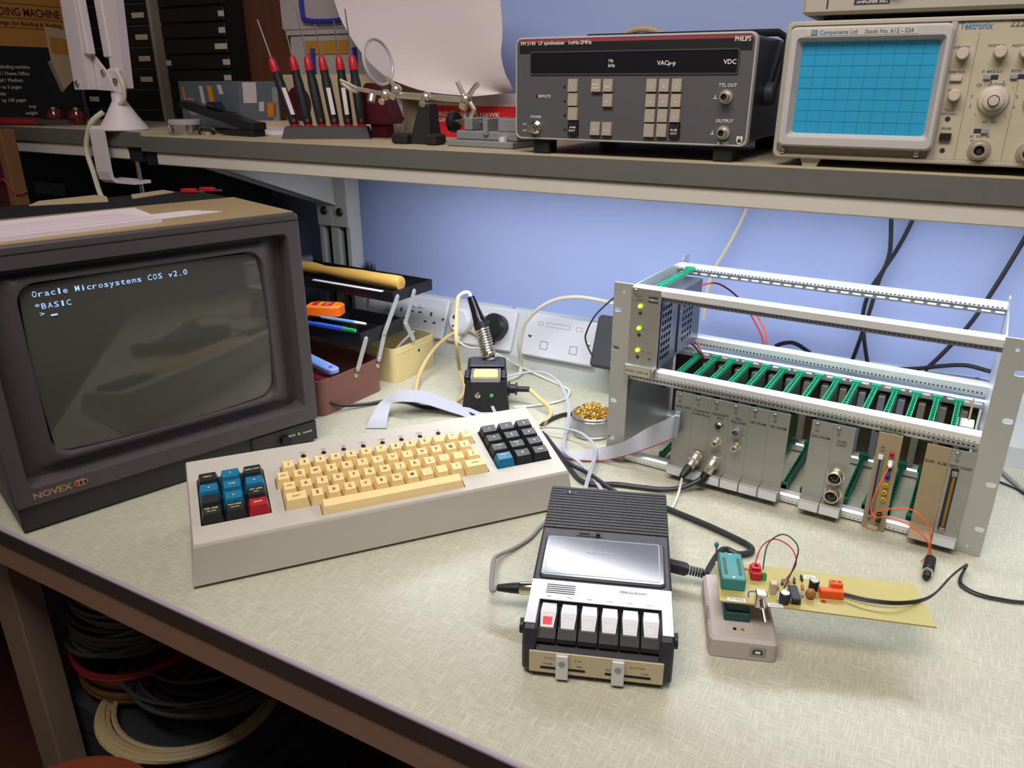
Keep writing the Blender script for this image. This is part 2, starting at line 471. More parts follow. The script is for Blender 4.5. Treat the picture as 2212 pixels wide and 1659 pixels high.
def wallplate(name, lab, cat, x, wdt, hgt, k, th):
    t = thing(name, lab, cat, (0, 0, 0)); M_ = slope_matrix(x, k, .3)
    b = MB().xf(M_); b.slab(rrect(0, wdt, 0, hgt, 5), 'xy', 0, th, 2.5, 0); b.build('face_plate', 'plate_white', t)
    return t, M_
def sock_holes(M_, t, ox, oy):
    b = MB().xf(M_)
    for x0, x1, y0, y1 in ((ox - 2, ox + 2, oy + 9, oy + 17), (ox - 14, ox - 8, oy - 5, oy - 1.5), (ox + 8, ox + 14, oy - 5, oy - 1.5)): b.box(x0, x1, y0, y1, 9.2, 9.7)
    b.build('pin_slots', 'slot_dark', t, smooth=0)
s1, M1 = wallplate('wall_socket', 'white twin wall socket with empty outlets behind the cream toolbox lid', 'socket', -975, 146, 80, 2, 9)
for ox in (36, 110): sock_holes(M1, s1, ox, 34)
b = MB().xf(M1)
for ox in (63, 83): b.cbox(ox - 7, ox + 7, 56, 66, 8.8, 11.5, 1)
b.build('rocker_switch', 'plate_white', s1, smooth=0)
b = MB().xf(M1)
for x in (6, 140): b.cyl((x, 40, 9), (x, 40, 9.6), 2.6, n=10)
for ox in (60, 80): b.box(ox - 1, ox + 7, 46, 49, 9.2, 9.6)
b.build('screw', 'steel', s1)
s2, M2 = wallplate('wall_socket', 'white twin wall socket holding a black plug and a white plug', 'socket', -822, 148, 80, 2, 9)
sock_holes(M2, s2, 36, 34)
b = MB().xf(M2)
for ox in (63, 83): b.cbox(ox - 7, ox + 7, 60, 70, 8.8, 11.5, 1)
b.build('rocker_switch', 'plate_white', s2, smooth=0)
s3, M3 = wallplate('data_outlet_plate', 'square-edged white data plate with two blank ports, lit beside the rack', 'outlet plate', -650, 147, 80, 2, 12)
b = MB().xf(M3)
for ox in (38, 98):
    for q in ((ox, ox + 15, 30, 31), (ox, ox + 15, 16, 17), (ox, ox + 1, 17, 30), (ox + 14, ox + 15, 17, 30)): b.box(*q, 11.9, 12.25)
b.build('port_outline', 'ink_grey', s3, smooth=0)
b = MB().xf(M3)
for ox in (14, 133): b.lathe([(3.6, 0), (3.6, .5), (2.4, 1.0), (0, 1.0)], (ox, 38, 12), (0, 0, 1), 12)
b.build('screw', 'steel', s3)
b = MB().xf(M3)
for x0, x1 in ((26, 36), (44, 92), (104, 116)):
    for q in ((x0, x1, 66, 66.6), (x0, x1, 59, 59.6), (x0, x0 + .6, 59, 66), (x1 - .6, x1, 59, 66)): b.box(*q, 11.9, 12.2)
b.build('label_window', 'ink_grey', s3, smooth=0)
# plugs
def plug(lab, x, y, m, M_):
    t = thing('mains_plug', lab, 'plug', (0, 0, 0)); b = MB().xf(M_)
    poly = [(x + 25 * math.cos(a) * (1.0 if math.sin(a) > -.3 else .92), y + 26 * math.sin(a)) for a in [2 * math.pi * i / 20 for i in range(20)]]
    b.slab(poly, 'xy', 9.3, 34, 6, 0); b.build('body', m, t)
    b = MB().xf(M_); b.cyl((x, y - 22, 18), (x, y - 34, 15), 6, 4.2, 12); b.build('cord_grip', m, t)
    b = MB().xf(M_); b.cyl((x - 8, y + 6, 34), (x - 8, y + 6, 34.6), 4, n=14).cyl((x - 8, y - 12, 34), (x - 8, y - 12, 34.6), 2.4, n=10); b.build('screw', 'charcoal' if m != 'plate_white' else 'steel', t)
    return t
plug('glossy black mains plug in the white twin wall socket', 112, 42, 'black', M2)
plug('white mains plug in the twin wall socket behind the soldering iron', 36, 42, 'plate_white', M2)
# black adaptor hanging on the trunking at the rack's left edge
ad = thing('power_adaptor', 'grey-black power adaptor plugged in at the left edge of the rack', 'adaptor', (0, 0, 0))
b = MB().xf(slope_matrix(-490, 2, .3)); b.cbox(0, 60, 0, 92, 12, 62, 5); b.build('case', 'charcoal', ad, smooth=0)
b = MB().xf(slope_matrix(-490, 2, .3)); b.cbox(5, 55, 8, 84, 0, 11.8, 2); b.build('base', 'plate_white', ad, smooth=0)
def loft(self, rings, cap0=True, cap1=True):
    n = len(rings[0]); V = [p for r in rings for p in r]; F = []
    for k in range(len(rings) - 1):
        for i in range(n):
            j = (i + 1) % n; F.append((k * n + i, k * n + j, (k + 1) * n + j, (k + 1) * n + i))
    if cap0: F.append(tuple(range(n))[::-1])
    if cap1: F.append(tuple((len(rings) - 1) * n + i for i in range(n)))
    return self.add(V, F)
MB.loft = loft
# ================================================================== monitor
mat('monitor_brown', '#4a4346', .5, var=.05, vscale=30, bump=.12, bscale=900)
mat('monitor_dark', '#2c292b', .5, bump=.1, bscale=900)
mat('monitor_top', '#a08a68', .6, var=.06, vscale=30)
mat('crt_glass', '#4c4b45', .07, spec=.8, coat=.3)
mat('crt_text', '#9fc8ff', .5, emit='#9cc4ff', es=.85)
mat('led_green', '#3f8a2a', .3, emit='#5fd030', es=.25)
mat('logo_tan', '#a5805f', .4)
mo = thing('computer_monitor', 'dark brown CRT monitor showing blue-white start-up text', 'monitor', (-908.9, 411.9, 0), 1.2510)
def rr3(x0, x1, z0, z1, r, y, n=5): return [(p[0], y, p[1]) for p in rrect(x0, x1, z0, z1, r, n)]
b = MB()
b.loft([rr3(0, 407, 36, 349, 6, 200), rr3(0, 407, 36, 349, 6, 2), rr3(2, 405, 38, 347, 5, 0), rr3(19, 388, 59, 323, 9, 0), rr3(20, 387, 60, 322, 8, 2), rr3(22, 385, 63, 319, 8, 24),
        rr3(33, 374, 71, 314, 10, 22), rr3(49, 356, 82, 308, 16, 9), rr3(54, 351, 86, 304, 22, 8), rr3(57, 348, 89, 301, 22, 18)], True, False)
b.f = [q[::-1] for q in b.f]
b.build('front_bezel', 'monitor_brown', mo, smooth=30)
MB().cbox(4, 403, 5, 200, 3, 36, 1.5).build('lower_panel', 'monitor_dark', mo, smooth=0)
MB().box(1.5, 405.5, -.25, 1.2, 338.6, 340.2).build('top_groove', 'black_matt', mo, smooth=0)
MB().box(3, 404, 8, 201, 349, 350.2).build('top_panel', 'monitor_top', mo, smooth=0)
# curved glass
b = MB(); NX, NZ = 20, 16; V = []; F = []
def glass_y(u, w_):
    a = (u - 202.5) / 147; c = (w_ - 195) / 108
    return 17.5 - 13 * max(0.0, 1 - .5 * a * a - .5 * c * c) * 1.0
for j in range(NZ + 1):
    for i in range(NX + 1):
        a = -1 + 2 * i / NX; c = -1 + 2 * j / NZ
        u = 202.5 + 147.5 * a * (1 - .035 * c * c); w_ = 195 + 108 * c * (1 - .04 * a * a)
        V.append((u, glass_y(u, w_), w_))
for j in range(NZ):
    for i in range(NX): k = j * (NX + 1) + i; F.append((k, k + 1, k + NX + 2, k + NX + 1))
b.add(V, F).build('screen', 'crt_glass', mo, smooth=60)
b = MB()
def mono(s, u0, w0, pitch, h):
    for i, ch in enumerate(s):
        if ch == ' ': continue
        u = u0 + pitch * (i + .5); y = glass_y(u, w0) - .7
        b.text(ch, (u, y, w0), (1, 0, 0), (0, 0, 1), h, (4.8 if ch not in "iI.l1'" else 2.0), lift=0, bold=.002)
mono('Oracle Microsystems COS v2.0', 71, 289.2, 6.36, 7.0)
mono('*BASIC', 71, 274.5, 6.5, 6.6)
mono('>', 74, 265.5, 6.4, 5.6)
b.box(85.5, 92.5, glass_y(89, 262) - 1.2, glass_y(89, 262) - .9, 261.6, 263.6)
b.build('screen_text', 'crt_text', mo, smooth=0)
MB().text('NOVEX', (22, -.1, 49), (1, 0, 0), (0, 0, 1), 8.0, 43, 'l', bold=.03).build('maker_lettering', 'logo_tan', mo, smooth=0)
b = MB(); b.slab(rrect(67, 83, 45, 53.5, 4), 'xz', -.8, -.1); b.build('maker_emblem', 'logo_tan', mo)
b = MB(); b.slab(rrect(68.2, 71.8, 46.4, 52, 1.5), 'xz', -1.1, -.85); b.build('emblem_bar', 'red_plastic', mo)
b = MB()
for x in (73.2, 78.2): b.slab(rrect(x, x + 3.4, 46.4, 52, 1.5), 'xz', -1.1, -.85)
b.build('emblem_bars', 'slot_dark', mo)
MB().slab([(300, 4.6), (403, 4.6), (403, 1.8), (300, 1.8)], 'xy', 4, 34).build('control_flap', 'monitor_dark', mo, smooth=0)
MB().lathe([(8, 0), (8, 6), (7, 8), (0, 8)], (349, 1.6, 19), (0, -1, 0), 20).build('knob', 'black_gloss', mo)
MB().lathe([(2.4, 0), (2.4, 1.4), (0, 2.4)], (373, 1.7, 21), (0, -1, 0), 12).build('power_light', 'led_green', mo)
MB().text('ON', (364, 1.7, 21.5), h=3.2).text('POWER', (388, 1.7, 20), h=3.0).box(356.5, 359.5, 1.3, 1.6, 20, 23).build('lettering', 'ink_white', mo, smooth=0)
b = MB(); b.loft([rr3(4, 403, 6, 350, 6, 201.2), rr3(8, 399, 8, 350, 8, 330), rr3(70, 337, 30, 305, 30, 392)], True, True); b.f = [q[::-1] for q in b.f]
b.build('rear_housing', 'black_matt', mo)
for u in (40, 340): MB().cyl((u, 40, 0), (u, 40, 3), 10, n=16).build('foot', 'black_matt', mo)
for u in (40, 340): MB().cyl((u, 260, 0), (u, 260, 11), 10, n=16).build('foot', 'black_matt', mo)
# loose sheets on the monitor
def moP(u, v, w_):
    c, s = math.cos(1.2510), math.sin(1.2510); return (-908.9 + c * u - s * v, 411.9 + s * u + c * v, w_)
def sheets(name, lab, cat, uv, w0, w1, m):
    b = MB(); n = len(uv); P0 = [moP(u, v, w0) for u, v in uv]; P1 = [moP(u, v, w1) for u, v in uv]
    b.add(P0 + P1, [tuple(range(n))[::-1], tuple(range(n, 2 * n))] + [(i, (i + 1) % n, n + (i + 1) % n, n + i) for i in range(n)])
    b.build(name, m, None, label=lab, cat=cat, smooth=0)
mat('paper_lilac', '#cdbcc6', .8)
sheets('paper_stack', 'thick sheaf of white papers lying on the monitor', 'papers', [(-2, 20), (236, 34), (240, 150), (-2, 142)], 350.4, 356, 'paper')
sheets('paper_sheet', 'creased lilac-white paper sheet on top of the sheaf on the monitor', 'paper', [(20, 28), (232, 44), (206, 112), (20, 106)], 356.2, 356.8, 'paper_lilac')
sheets('paper_slip', 'small white paper slip by the monitor rear corner', 'paper', [(243, 60), (330, 68), (300, 108), (243, 108)], 350.4, 351, 'paper')
def flat(name, lab, cat, px, z0, z1, m):
    P0 = [at(a, c, z=z1) for a, c in px]; n = len(P0)
    MB().add([(p.x, p.y, z0) for p in P0] + [(p.x, p.y, z1) for p in P0], [tuple(range(n))[::-1], tuple(range(n, 2 * n))] + [(i, (i + 1) % n, n + (i + 1) % n, n + i) for i in range(n)]).build(name, m, None, label=lab, cat=cat, smooth=0)
flat('cream_card', 'long cream card strip on the black monitor rear, left of the lamp clamp', 'card', [(62, 443), (234, 434), (230, 424), (205, 421), (84, 434)], 350.3, 351.8, 'paper_warm')
flat('cream_card', 'short cream card strip on the black monitor rear, right of the lamp clamp', 'card', [(286, 428), (377, 414), (352, 410), (283, 420)], 350.3, 351.8, 'paper_warm')
for (a, c), r, lab in (((411, 413), .42, 'red crocodile clip on the monitor rear, left one of two'), ((450, 410), .36, 'red crocodile clip on the monitor rear, right one of two')):
    p_ = at(a, c, z=353)
    t = thing('crocodile_clip', lab, 'clip', (p_.x, p_.y, 350.3), r, 'red clips on the monitor')
    MB().slab([(-14, -4), (6, -5.5), (12, -2), (12, 2), (6, 5.5), (-14, 4)], 'xy', 0, 7, 1.4).build('sleeve', 'red_plastic', t)
    MB().slab([(12.2, -1.6), (24, -.8), (24, .8), (12.2, 1.6)], 'xy', .5, 4, .3).build('jaw', 'steel', t)

# ================================================================== keyboard
mat('key_case', '#b9b3aa', .42, var=.02, vscale=10, bump=.15, bscale=1200)
mat('key_cream', '#e6cb93', .4, var=.05, vscale=25)
mat('key_cream_light', '#f3dca6', .4, var=.03, vscale=25)
mat('key_black', '#26282a', .4)
mat('key_blue', '#1c6d95', .4)
mat('key_red', '#a11f2c', .4)
mat('led_dark_red', '#4a0f16', .25)
KX, KY, KT, KW, KD, KHF, KHB = -641.5, 450.8, 0.8992, 450.4, 136.7, 52.2, 88.0
KS = (KHB - KHF) / KD; KA = math.atan(KS); KL = KD / math.cos(KA)
kb = thing('computer_keyboard', 'long grey vintage keyboard with cream keys and black side keypads', 'keyboard', (KX, KY, 0), KT)
PLM = Matrix.Translation((0, 0, KHF)) @ Matrix.Rotation(KA, 4, 'X')      # top-plate frame: x along, y up the slope, z out
b = MB(); e = 7; z0 = 4
b.loft([[(-e, -5, z0), (KW + e, -5, z0), (KW + e, KD + 3, z0), (-e, KD + 3, z0)],
        [(-.6, -.6, KHF - 3), (KW + .6, -.6, KHF - 3), (KW + .6, KD + .6, KHB - 3), (-.6, KD + .6, KHB - 3)],
        [(0, 0, KHF - 1.5), (KW, 0, KHF - 1.5), (KW, KD, KHB - 1.5), (0, KD, KHB - 1.5)]], True, False)
wells = [(10, 86, 27, 104.5), (105, 353.5, 83, 102.5), (96, 344.6, 63.5, 83), (100.4, 349.6, 44.5, 63.5), (100.4, 352, 25.5, 44.5), (139, 313.5, 7, 25.5), (363, 439.6, 27, 104.5)]
us = sorted({0.8, KW - .8} | {q for a in wells for q in a[:2]}); vs = sorted({0.8, KL - .8} | {q for a in wells for q in a[2:]})
def hole(u, v): return any(a[0] <= u <= a[1] and a[2] <= v <= a[3] for a in wells)
t_ = MB().xf(PLM); fl_ = MB().xf(PLM); dep = -11.0
for i in range(len(us) - 1):
    for j in range(len(vs) - 1):
        u0, u1, v0, v1 = us[i], us[i + 1], vs[j], vs[j + 1]; h_ = hole((u0 + u1) / 2, (v0 + v1) / 2)
        if not h_: t_.add([(u0, v0, 0), (u1, v0, 0), (u1, v1, 0), (u0, v1, 0)], [(0, 1, 2, 3)])
        else:
            fl_.add([(u0, v0, dep), (u1, v0, dep), (u1, v1, dep), (u0, v1, dep)], [(0, 1, 2, 3)])
            for (a, c, du, dv) in (((u0, v0), (u0, v1), -1, 0), ((u1, v1), (u1, v0), 1, 0), ((u1, v0), (u0, v0), 0, -1), ((u0, v1), (u1, v1), 0, 1)):
                um = (u0 + u1) / 2 + du * ((u1 - u0) / 2 + .5); vm = (v0 + v1) / 2 + dv * ((v1 - v0) / 2 + .5)
                if not hole(um, vm): t_.add([(*a, 0), (*c, 0), (*c, dep), (*a, dep)], [(0, 1, 2, 3)])
# rim from the shell to the plate
P = lambda u, v: PLM @ Vector((u, v, 0))
rim0 = [Vector((0, 0, KHF - 1.5)), Vector((KW, 0, KHF - 1.5)), Vector((KW, KD, KHB - 1.5)), Vector((0, KD, KHB - 1.5))]
rim1 = [P(.8, .8), P(KW - .8, .8), P(KW - .8, KL - .8), P(.8, KL - .8)]
b.add(rim0 + rim1, [(0, 1, 5, 4), (1, 2, 6, 5), (2, 3, 7, 6), (3, 0, 4, 7)])
b.build('case', 'key_case', kb, smooth=0); t_.build('top_plate', 'key_case', kb, smooth=0); fl_.build('key_well', 'black_matt', kb, smooth=0)
for u, v in ((15, 12), (KW - 15, 12), (15, KD - 12), (KW - 15, KD - 12)): MB().cyl((u, v, 0), (u, v, 4.2), 8, n=14).build('rubber_foot', 'black_matt', kb)
def keycap(u0, u1, v0, v1, m, legend, lm, ht=9.5, sub=None, lh=4.6, wide=False, blank=False):
    g = .45; b = MB().xf(PLM); a = (u0 + g, u1 - g, v0 + g, v1 - g); ti = 2.9
    n = 5; base = [(a[0], a[2], -8), (a[1], a[2], -8), (a[1], a[3], -8), (a[0], a[3], -8)]
    mid = [(a[0], a[2], -1.5), (a[1], a[2], -1.5), (a[1], a[3], -1.5), (a[0], a[3], -1.5)]
    t0, t1, t2, t3 = a[0] + ti, a[1] - ti, a[2] + 5.0, a[3] - 1.2
    top = [(t0, t2, ht), (t1, t2, ht), (t1, t3, ht + .8), (t0, t3, ht + .8)]
    b.loft([base, mid, top], True, False)
    # dished top
    cx, cy = (t0 + t1) / 2, (t2 + t3) / 2; V = [(t0, t2, ht), (cx, t2, ht - .5), (t1, t2, ht), (t0, t3, ht + .8), (cx, t3, ht + .3), (t1, t3, ht + .8)]
    b.add(V, [(0, 1, 4, 3), (1, 2, 5, 4)])
    k = b.build('key', m, kb, smooth=20)
    if legend:
        sl = .8 / (t3 - t2); U = Vector((0, 1, sl)).normalized(); q = MB().xf(PLM)
        if sub:
            q.text(sub, (cx, cy + 2.6, ht + .62), (1, 0, 0), U, 1.9, min((t1 - t0) - 1, len(sub) * 1.7)); q.text(legend, (cx, cy - 1.6, ht + .42), (1, 0, 0), U, lh * .72, None)
        else: q.text(legend, (cx, cy, ht + .5), (1, 0, 0), U, lh, (min((t1 - t0) - 1.2, len(legend) * 1.9) if len(legend) > 1 else None))
        q.build('legend', lm, k, smooth=0)
PT = 19.05
def row(u, v, keys, m='key_cream'):
    for s in keys:
        keycap(u, u + PT, v, v + PT, m, s, 'ink_black', lh=(4.2 if len(s) == 1 else 1.9)); u += PT
    return u
row(105.4, 83.2, list('1234567890-^') + ['LF'])
row(96.4, 64.1, ['ESC'] + list('QWERTYUIOP@['))
row(100.8, 45.0, ['CTRL'] + list('ASDFGHJKL;:]'))
keycap(100.8, 129.8, 25.9, 25.9 + PT, 'key_cream', 'SHIFT', 'ink_black', lh=1.9)
ue = row(129.8, 25.9, list('ZXCVBNM,./'))
keycap(ue, 351.6, 25.9, 25.9 + PT, 'key_cream', 'SHIFT', 'ink_black', lh=1.9)
keycap(139.5, 313, 7.4, 25.6, 'key_cream', '', 'ink_black', ht=7.5)
LP = [[('key_black', 'DEL CHAR', 'DEL LINE'), ('key_black', 'INS CHAR', 'INS LINE'), ('key_red', 'BREAK', None)],
      [('key_black', '', None), ('key_blue', 'v', None), ('key_black', 'MARK', 'SET LINE')],
      [('key_blue', '<', None), ('key_blue', 'HOME', None), ('key_blue', '>', None)],
      [('key_black', 'PRINT', None), ('key_blue', '^', None), ('key_black', 'HARD COPY', None)]]
RP = [[('key_blue', '^', 'SCROLL'), ('key_black', '0', None), ('key_black', 'TYPE', None)],
      [('key_black', '7', 'CONTROL'), ('key_black', '8', 'BOOK'), ('key_black', '9', None)],
      [('key_black', '4', None), ('key_black', '5', None), ('key_black', '6', None)],
      [('key_black', '1', None), ('key_black', '2', None), ('key_black', '3', None)]]
for u0, P_ in ((19.5 - 9, LP), (364, RP)):
    for r_, rw in enumerate(P_):
        for c_, (m, s, sb) in enumerate(rw):
            u = u0 + c_ * 25.1; v = 28 + r_ * PT
            keycap(u, u + 24.9, v, v + PT, m, s, 'ink_yellow', sub=sb, lh=(3.6 if len(s) == 1 else 2.0))
for i in range(8):
    u = 135.9 + 25.16 * i
    MB().xf(PLM).lathe([(3.2, 0), (3.2, .5), (2.6, .6), (2.2, 1.6), (0, 2.2)], (u, 115.8, 0.02), (0, 0, 1), 14).build('indicator', 'led_dark_red', kb)
b = MB().xf(PLM)
for i, s in enumerate(('READY', 'TAPE', 'TYPE', 'INSERT', 'NUMBER', 'SHIFT', 'GRAPH', 'LOCK')): b.text(s, (135.9 + 25.16 * i, 122.6, 0), (1, 0, 0), (0, 1, 0), 1.9)
b.build('indicator_lettering', 'ink_grey', kb, smooth=0)

# ================================================================== cassette recorder
mat('rec_black', '#2b2b33', .42, bump=.1, bscale=1500)
mat('rec_side', '#1c1c20', .45)
mat('rec_silver', '#d3d3d8', .35, .35)
mat('rec_lid', '#5d5e69', .14, spec=.8)
mat('rec_gold', '#bfb295', .42, .2)
mat('button_silver', '#e6e6ea', .3, .25)
mat('record_red', '#d8505a', .4)
mat('lid_line', '#9fc0c4', .4)
RT = 0.35114; RW_, RL, RHF, RHB = 137.3, 261.5, 54.0, 59.0
rc = thing('cassette_recorder', 'black and silver portable cassette recorder with six piano keys', 'cassette recorder', (-267.6, 503.4, 0), RT)
RS = (RHB - RHF) / (RL - 8)
def rz_(v): return RHF + RS * (v - 8)
b = MB()    # body: profile along v, extruded in u, with button bay cut at the front
prof = [(0, 10), (2, 6), (10, 4), (RL - 6, 4), (RL, 9), (RL, rz_(RL) - 3), (RL - 4, rz_(RL)), (44, rz_(44)), (44, 38), (8, 34), (0, 31)]
b.slab(prof[::-1], 'yz', 13, RW_ - 13)
b.build('body', 'rec_black', rc, smooth=0)
for a, c in ((0, 13), (RW_ - 13, RW_)):
    MB().slab([(0, 10), (2, 6), (10, 4), (RL - 6, 4), (RL, 9), (RL, rz_(RL) - 3), (RL - 4, rz_(RL)), (10, rz_(10)), (4, rz_(8) - 3), (0, 36)][::-1], 'yz', a, c, 2.0).build('side_cheek', 'rec_black', rc, smooth=0)
# grille ribs (14 raised bars with dark gaps between)
MB().box(4, RW_ - 4, 168, RL - 3, rz_(RL) - 3.2, rz_(170) - .6 + .02).build('grille_bed', 'black_matt', rc, smooth=0)
rib = None
for i in range(15):
    v = 168.5 + i * 6.0
    q = MB().slab([(v, -1), (v, 1.2), (v + .8, 2.0), (v + 3.0, 2.0), (v + 3.8, 1.2), (v + 3.8, -1)], 'yz', 1, RW_ - 1)
    for p_ in q.v: p_.z += rz_(v)
    q.build('grille_rib', 'rec_black', rc, smooth=0)
MB().box(14.5, 31.5, 238, 247.5, rz_(242) + .5, rz_(242) + 2.4).build('switch_plate', 'rec_black', rc, smooth=0)
MB().box(18, 28.5, 239, 246.5, rz_(242) + 2.4, rz_(242) + 2.8).build('switch_window', 'slot_dark', rc, smooth=0)
MB().box(22.6, 23.4, 239.4, 246, rz_(242) + 2.8, rz_(242) + 3.4).build('switch_mark', 'white', rc, smooth=0)
# tape lid
def onTop(b, poly, h0, h1, ch=0.0):
    n0 = len(b.v); b.slab(poly, 'xy', h0, h1, ch, 0)
    for p_ in b.v[n0:]: p_.z += rz_(p_.y)
    return b
onTop(MB(), rrect(2, RW_ - 2, 73.5, 166, 3), .05, .9, .4).build('lid_surround', 'rec_black', rc)
onTop(MB(), rrect(6, 131.3, 76, 149.5, 5), .9, 3.0, 1.2).build('lid_frame', 'rec_black', rc)
onTop(MB(), rrect(8, 129.3, 78, 147.5, 4), 3.0, 3.5).build('lid_window', 'rec_lid', rc)
bb = MB(); O = rrect(10.5, 126, 81.2, 146, 3); I = rrect(11.2, 125.3, 81.9, 145.3, 2.6); bb.ring(O, I, 'xy', 3.5, 3.75)
for p_ in bb.v: p_.z += rz_(p_.y)
bb.build('lid_border', 'lid_line', rc, smooth=0)
MB().text('AUTO', (58, 122, rz_(122) + 3.6), (1, 0, 0), (0, 1, RS), 3.4).text('STOP', (73, 122, rz_(122) + 3.6), (1, 0, 0), (0, 1, RS), 3.4).build('lid_lettering', 'lid_line', rc, smooth=0)
onTop(MB(), rrect(38, 66, 154.5, 162.5, 1), .9, 1.5).build('eject_plate', 'rec_side', rc)
onTop(MB(), rrect(41, 52, 157, 160, .5), 1.5, 1.8).build('eject_slot', 'black_matt', rc)
onTop(MB(), rrect(59, 63, 156, 161.5, .5), 1.5, 4.5, .6).build('eject_catch', 'black', rc)
# silver fascia, a U around the keys
b = MB(); onTop(b, [(0.5, 43.2), (RW_ - .5, 43.2), (RW_ - .5, 73), (.5, 73)], .1, 1.3, .5); b.build('fascia', 'rec_silver', rc, smooth=0)
for a, c in ((.5, 11.3), (126.5, RW_ - .5)):
    b = MB(); onTop(b, [(a, 8), (c, 8), (c, 43.1), (a, 43.1)], .1, 1.3, .5); b.build('fascia', 'rec_silver', rc, smooth=0)
b = MB()
for i in range(5): onTop(b, [(16, 52.5 + i * 3.1), (44, 52.5 + i * 3.1), (44, 53.7 + i * 3.1), (16, 53.7 + i * 3.1)], 1.3, 1.5)
b.build('microphone_slots', 'slot_dark', rc, smooth=0)
onTop(MB(), rrect(85, 114, 60, 66.5, .5), 1.3, 1.55).build('name_plate', 'white', rc)
MB().text('FERGUSON', (99.5, 63.2, rz_(63) + 1.6), (1, 0, 0), (0, 1, RS), 3.0, 25).build('maker_lettering', 'ink_grey', rc, smooth=0)
b = MB()
for x, s in ((20, 'REC'), (40, 'PLAY'), (59, 'REW'), (78, 'F.FWD'), (97, 'STOP'), (116, 'PAUSE')): b.text(s, (x, 47.2, rz_(47) + 1.35), (1, 0, 0), (0, 1, RS), 1.7)
b.build('key_lettering', 'ink_grey', rc, smooth=0)
# piano keys
for i in range(6):
    u0 = 12.2 + i * 19.1; u1 = u0 + 18.2
    b = MB(); b.slab([(43, 38), (43, 50), (38, 52), (16, 46), (5, 41), (4, 37), (6, 35.5), (20, 38.4)], 'yz', u0, u1, .6); k = b.build('piano_key', 'black', rc, smooth=0)
    b = MB(); c0, c1 = u0 + 2.4, u1 - 2.4
    V = [(c0, 41, 51.6), (c1, 41, 51.6), (c1 + .7, 29, 50.6), (c0 - .7, 29, 50.6), (c1 - .6, 14, 45.1), (c0 + .6, 14, 45.1)]
    T_ = [(p_[0], p_[1] - .3, p_[2] + 1.6) for p_ in V]
    b.add(V + T_, [(6, 8 + 1, 8, 7), (6 + 3, 6 + 5, 6 + 4, 6 + 2), (0, 1, 7, 6), (1, 2, 8, 7), (2, 4, 10, 8), (4, 5, 11, 10), (5, 3, 9, 11), (3, 0, 6, 9)])
    b.f = [q[::-1] for q in b.f]
    kp = b.build('key_cap', 'button_silver', k, smooth=0)
    b = MB()
    d0, d1 = u0 + 4.6, u1 - 4.6
    def onkey(u, v): s_ = (50.6 - 45.1) / 15; return (u, v, 45.1 + 1.8 + (v - 14) * s_)
    if i == 0: b.add([onkey(d0 + .4, 16), onkey(d1 - .4, 16), onkey(d1, 24), onkey(d0, 24)], [(0, 1, 2, 3)]); b.build('key_mark', 'record_red', k, smooth=0)
    else:
        for (ua, ub, va, vb) in ((d0, d1, 23.5, 24), (d0, d1, 15.6, 16.1), (d0, d0 + .5, 16, 23.6), (d1 - .5, d1, 16, 23.6)): b.add([onkey(ua, va), onkey(ub, va), onkey(ub, vb), onkey(ua, vb)], [(0, 1, 2, 3)])
        b.build('key_mark', 'rec_silver', k, smooth=0)
# front control strip
MB().cbox(7, 129.5, -1.2, 1, 6.5, 30.5, .5).build('slider_panel', 'rec_gold', rc, smooth=0)
b = MB()
for a, c in ((17.5, 59), (77, 118.5)): b.box(a, c, -1.5, -1.1, 11.5, 14)
b.build('slider_slot', 'black_matt', rc, smooth=0)
for u in (32, 83):
    s_ = MB().cbox(u, u + 11.5, -5.5, -1.3, 3.5, 31, .8).build('slider_knob', 'rec_silver', rc, smooth=0)
    MB().cyl((u + 5.75, -5.4, 22), (u + 5.75, -6, 22), 3.2, n=14).build('thumb_dimple', 'zinc', s_)
b = MB()
b.text('VOLUME', (24, -1.25, 17.5), h=1.7).text('0 1 2 3', (26, -1.25, 24), h=2.2).text('4 5 6', (52, -1.25, 24), h=2.2).text('MIN', (80, -1.25, 17.5), h=1.7).text('4 5 6 7 8 9', (106, -1.25, 23), h=2.2).text('TONE', (113, -1.25, 17), h=1.7).text('MAX', (54, -1.25, 17.5), h=1.7)
b.build('slider_lettering', 'ink_grey', rc, smooth=0)
for u, s_ in ((-.2, -1), (RW_ + .2, 1)): MB().cyl((u, 12, 47), (u + 3 * s_, 12, 47), 7, n=18).build('strap_lug', 'rec_side', rc)
for u in (14, RW_ - 14):
    for v in (16, RL - 16): MB().cyl((u, v, 0), (u, v, 4.2), 6, n=12).build('rubber_foot', 'black_matt', rc)
def band(self, A, B, th=1.0, n=6):
    """flat ribbon between two edge paths"""
    A = spl(A, n); B = spl(B, n); N = len(A); V = []
    for i in range(N):
        d = A[min(i + 1, N - 1)] - A[max(i - 1, 0)]; nn = d.cross(B[i] - A[i])
        nn = nn.normalized() * th * .5 if nn.length > 1e-6 else Vector((0, 0, th * .5))
        V += [A[i] - nn, B[i] - nn, B[i] + nn, A[i] + nn]
    F = []
    for i in range(N - 1):
        a, c = 4 * i, 4 * i + 4
        for k in range(4): F.append((a + k, a + (k + 1) % 4, c + (k + 1) % 4, c + k))
    F += [(3, 2, 1, 0), tuple(4 * (N - 1) + k for k in range(4))]
    return self.add(V, F)
MB.band = band
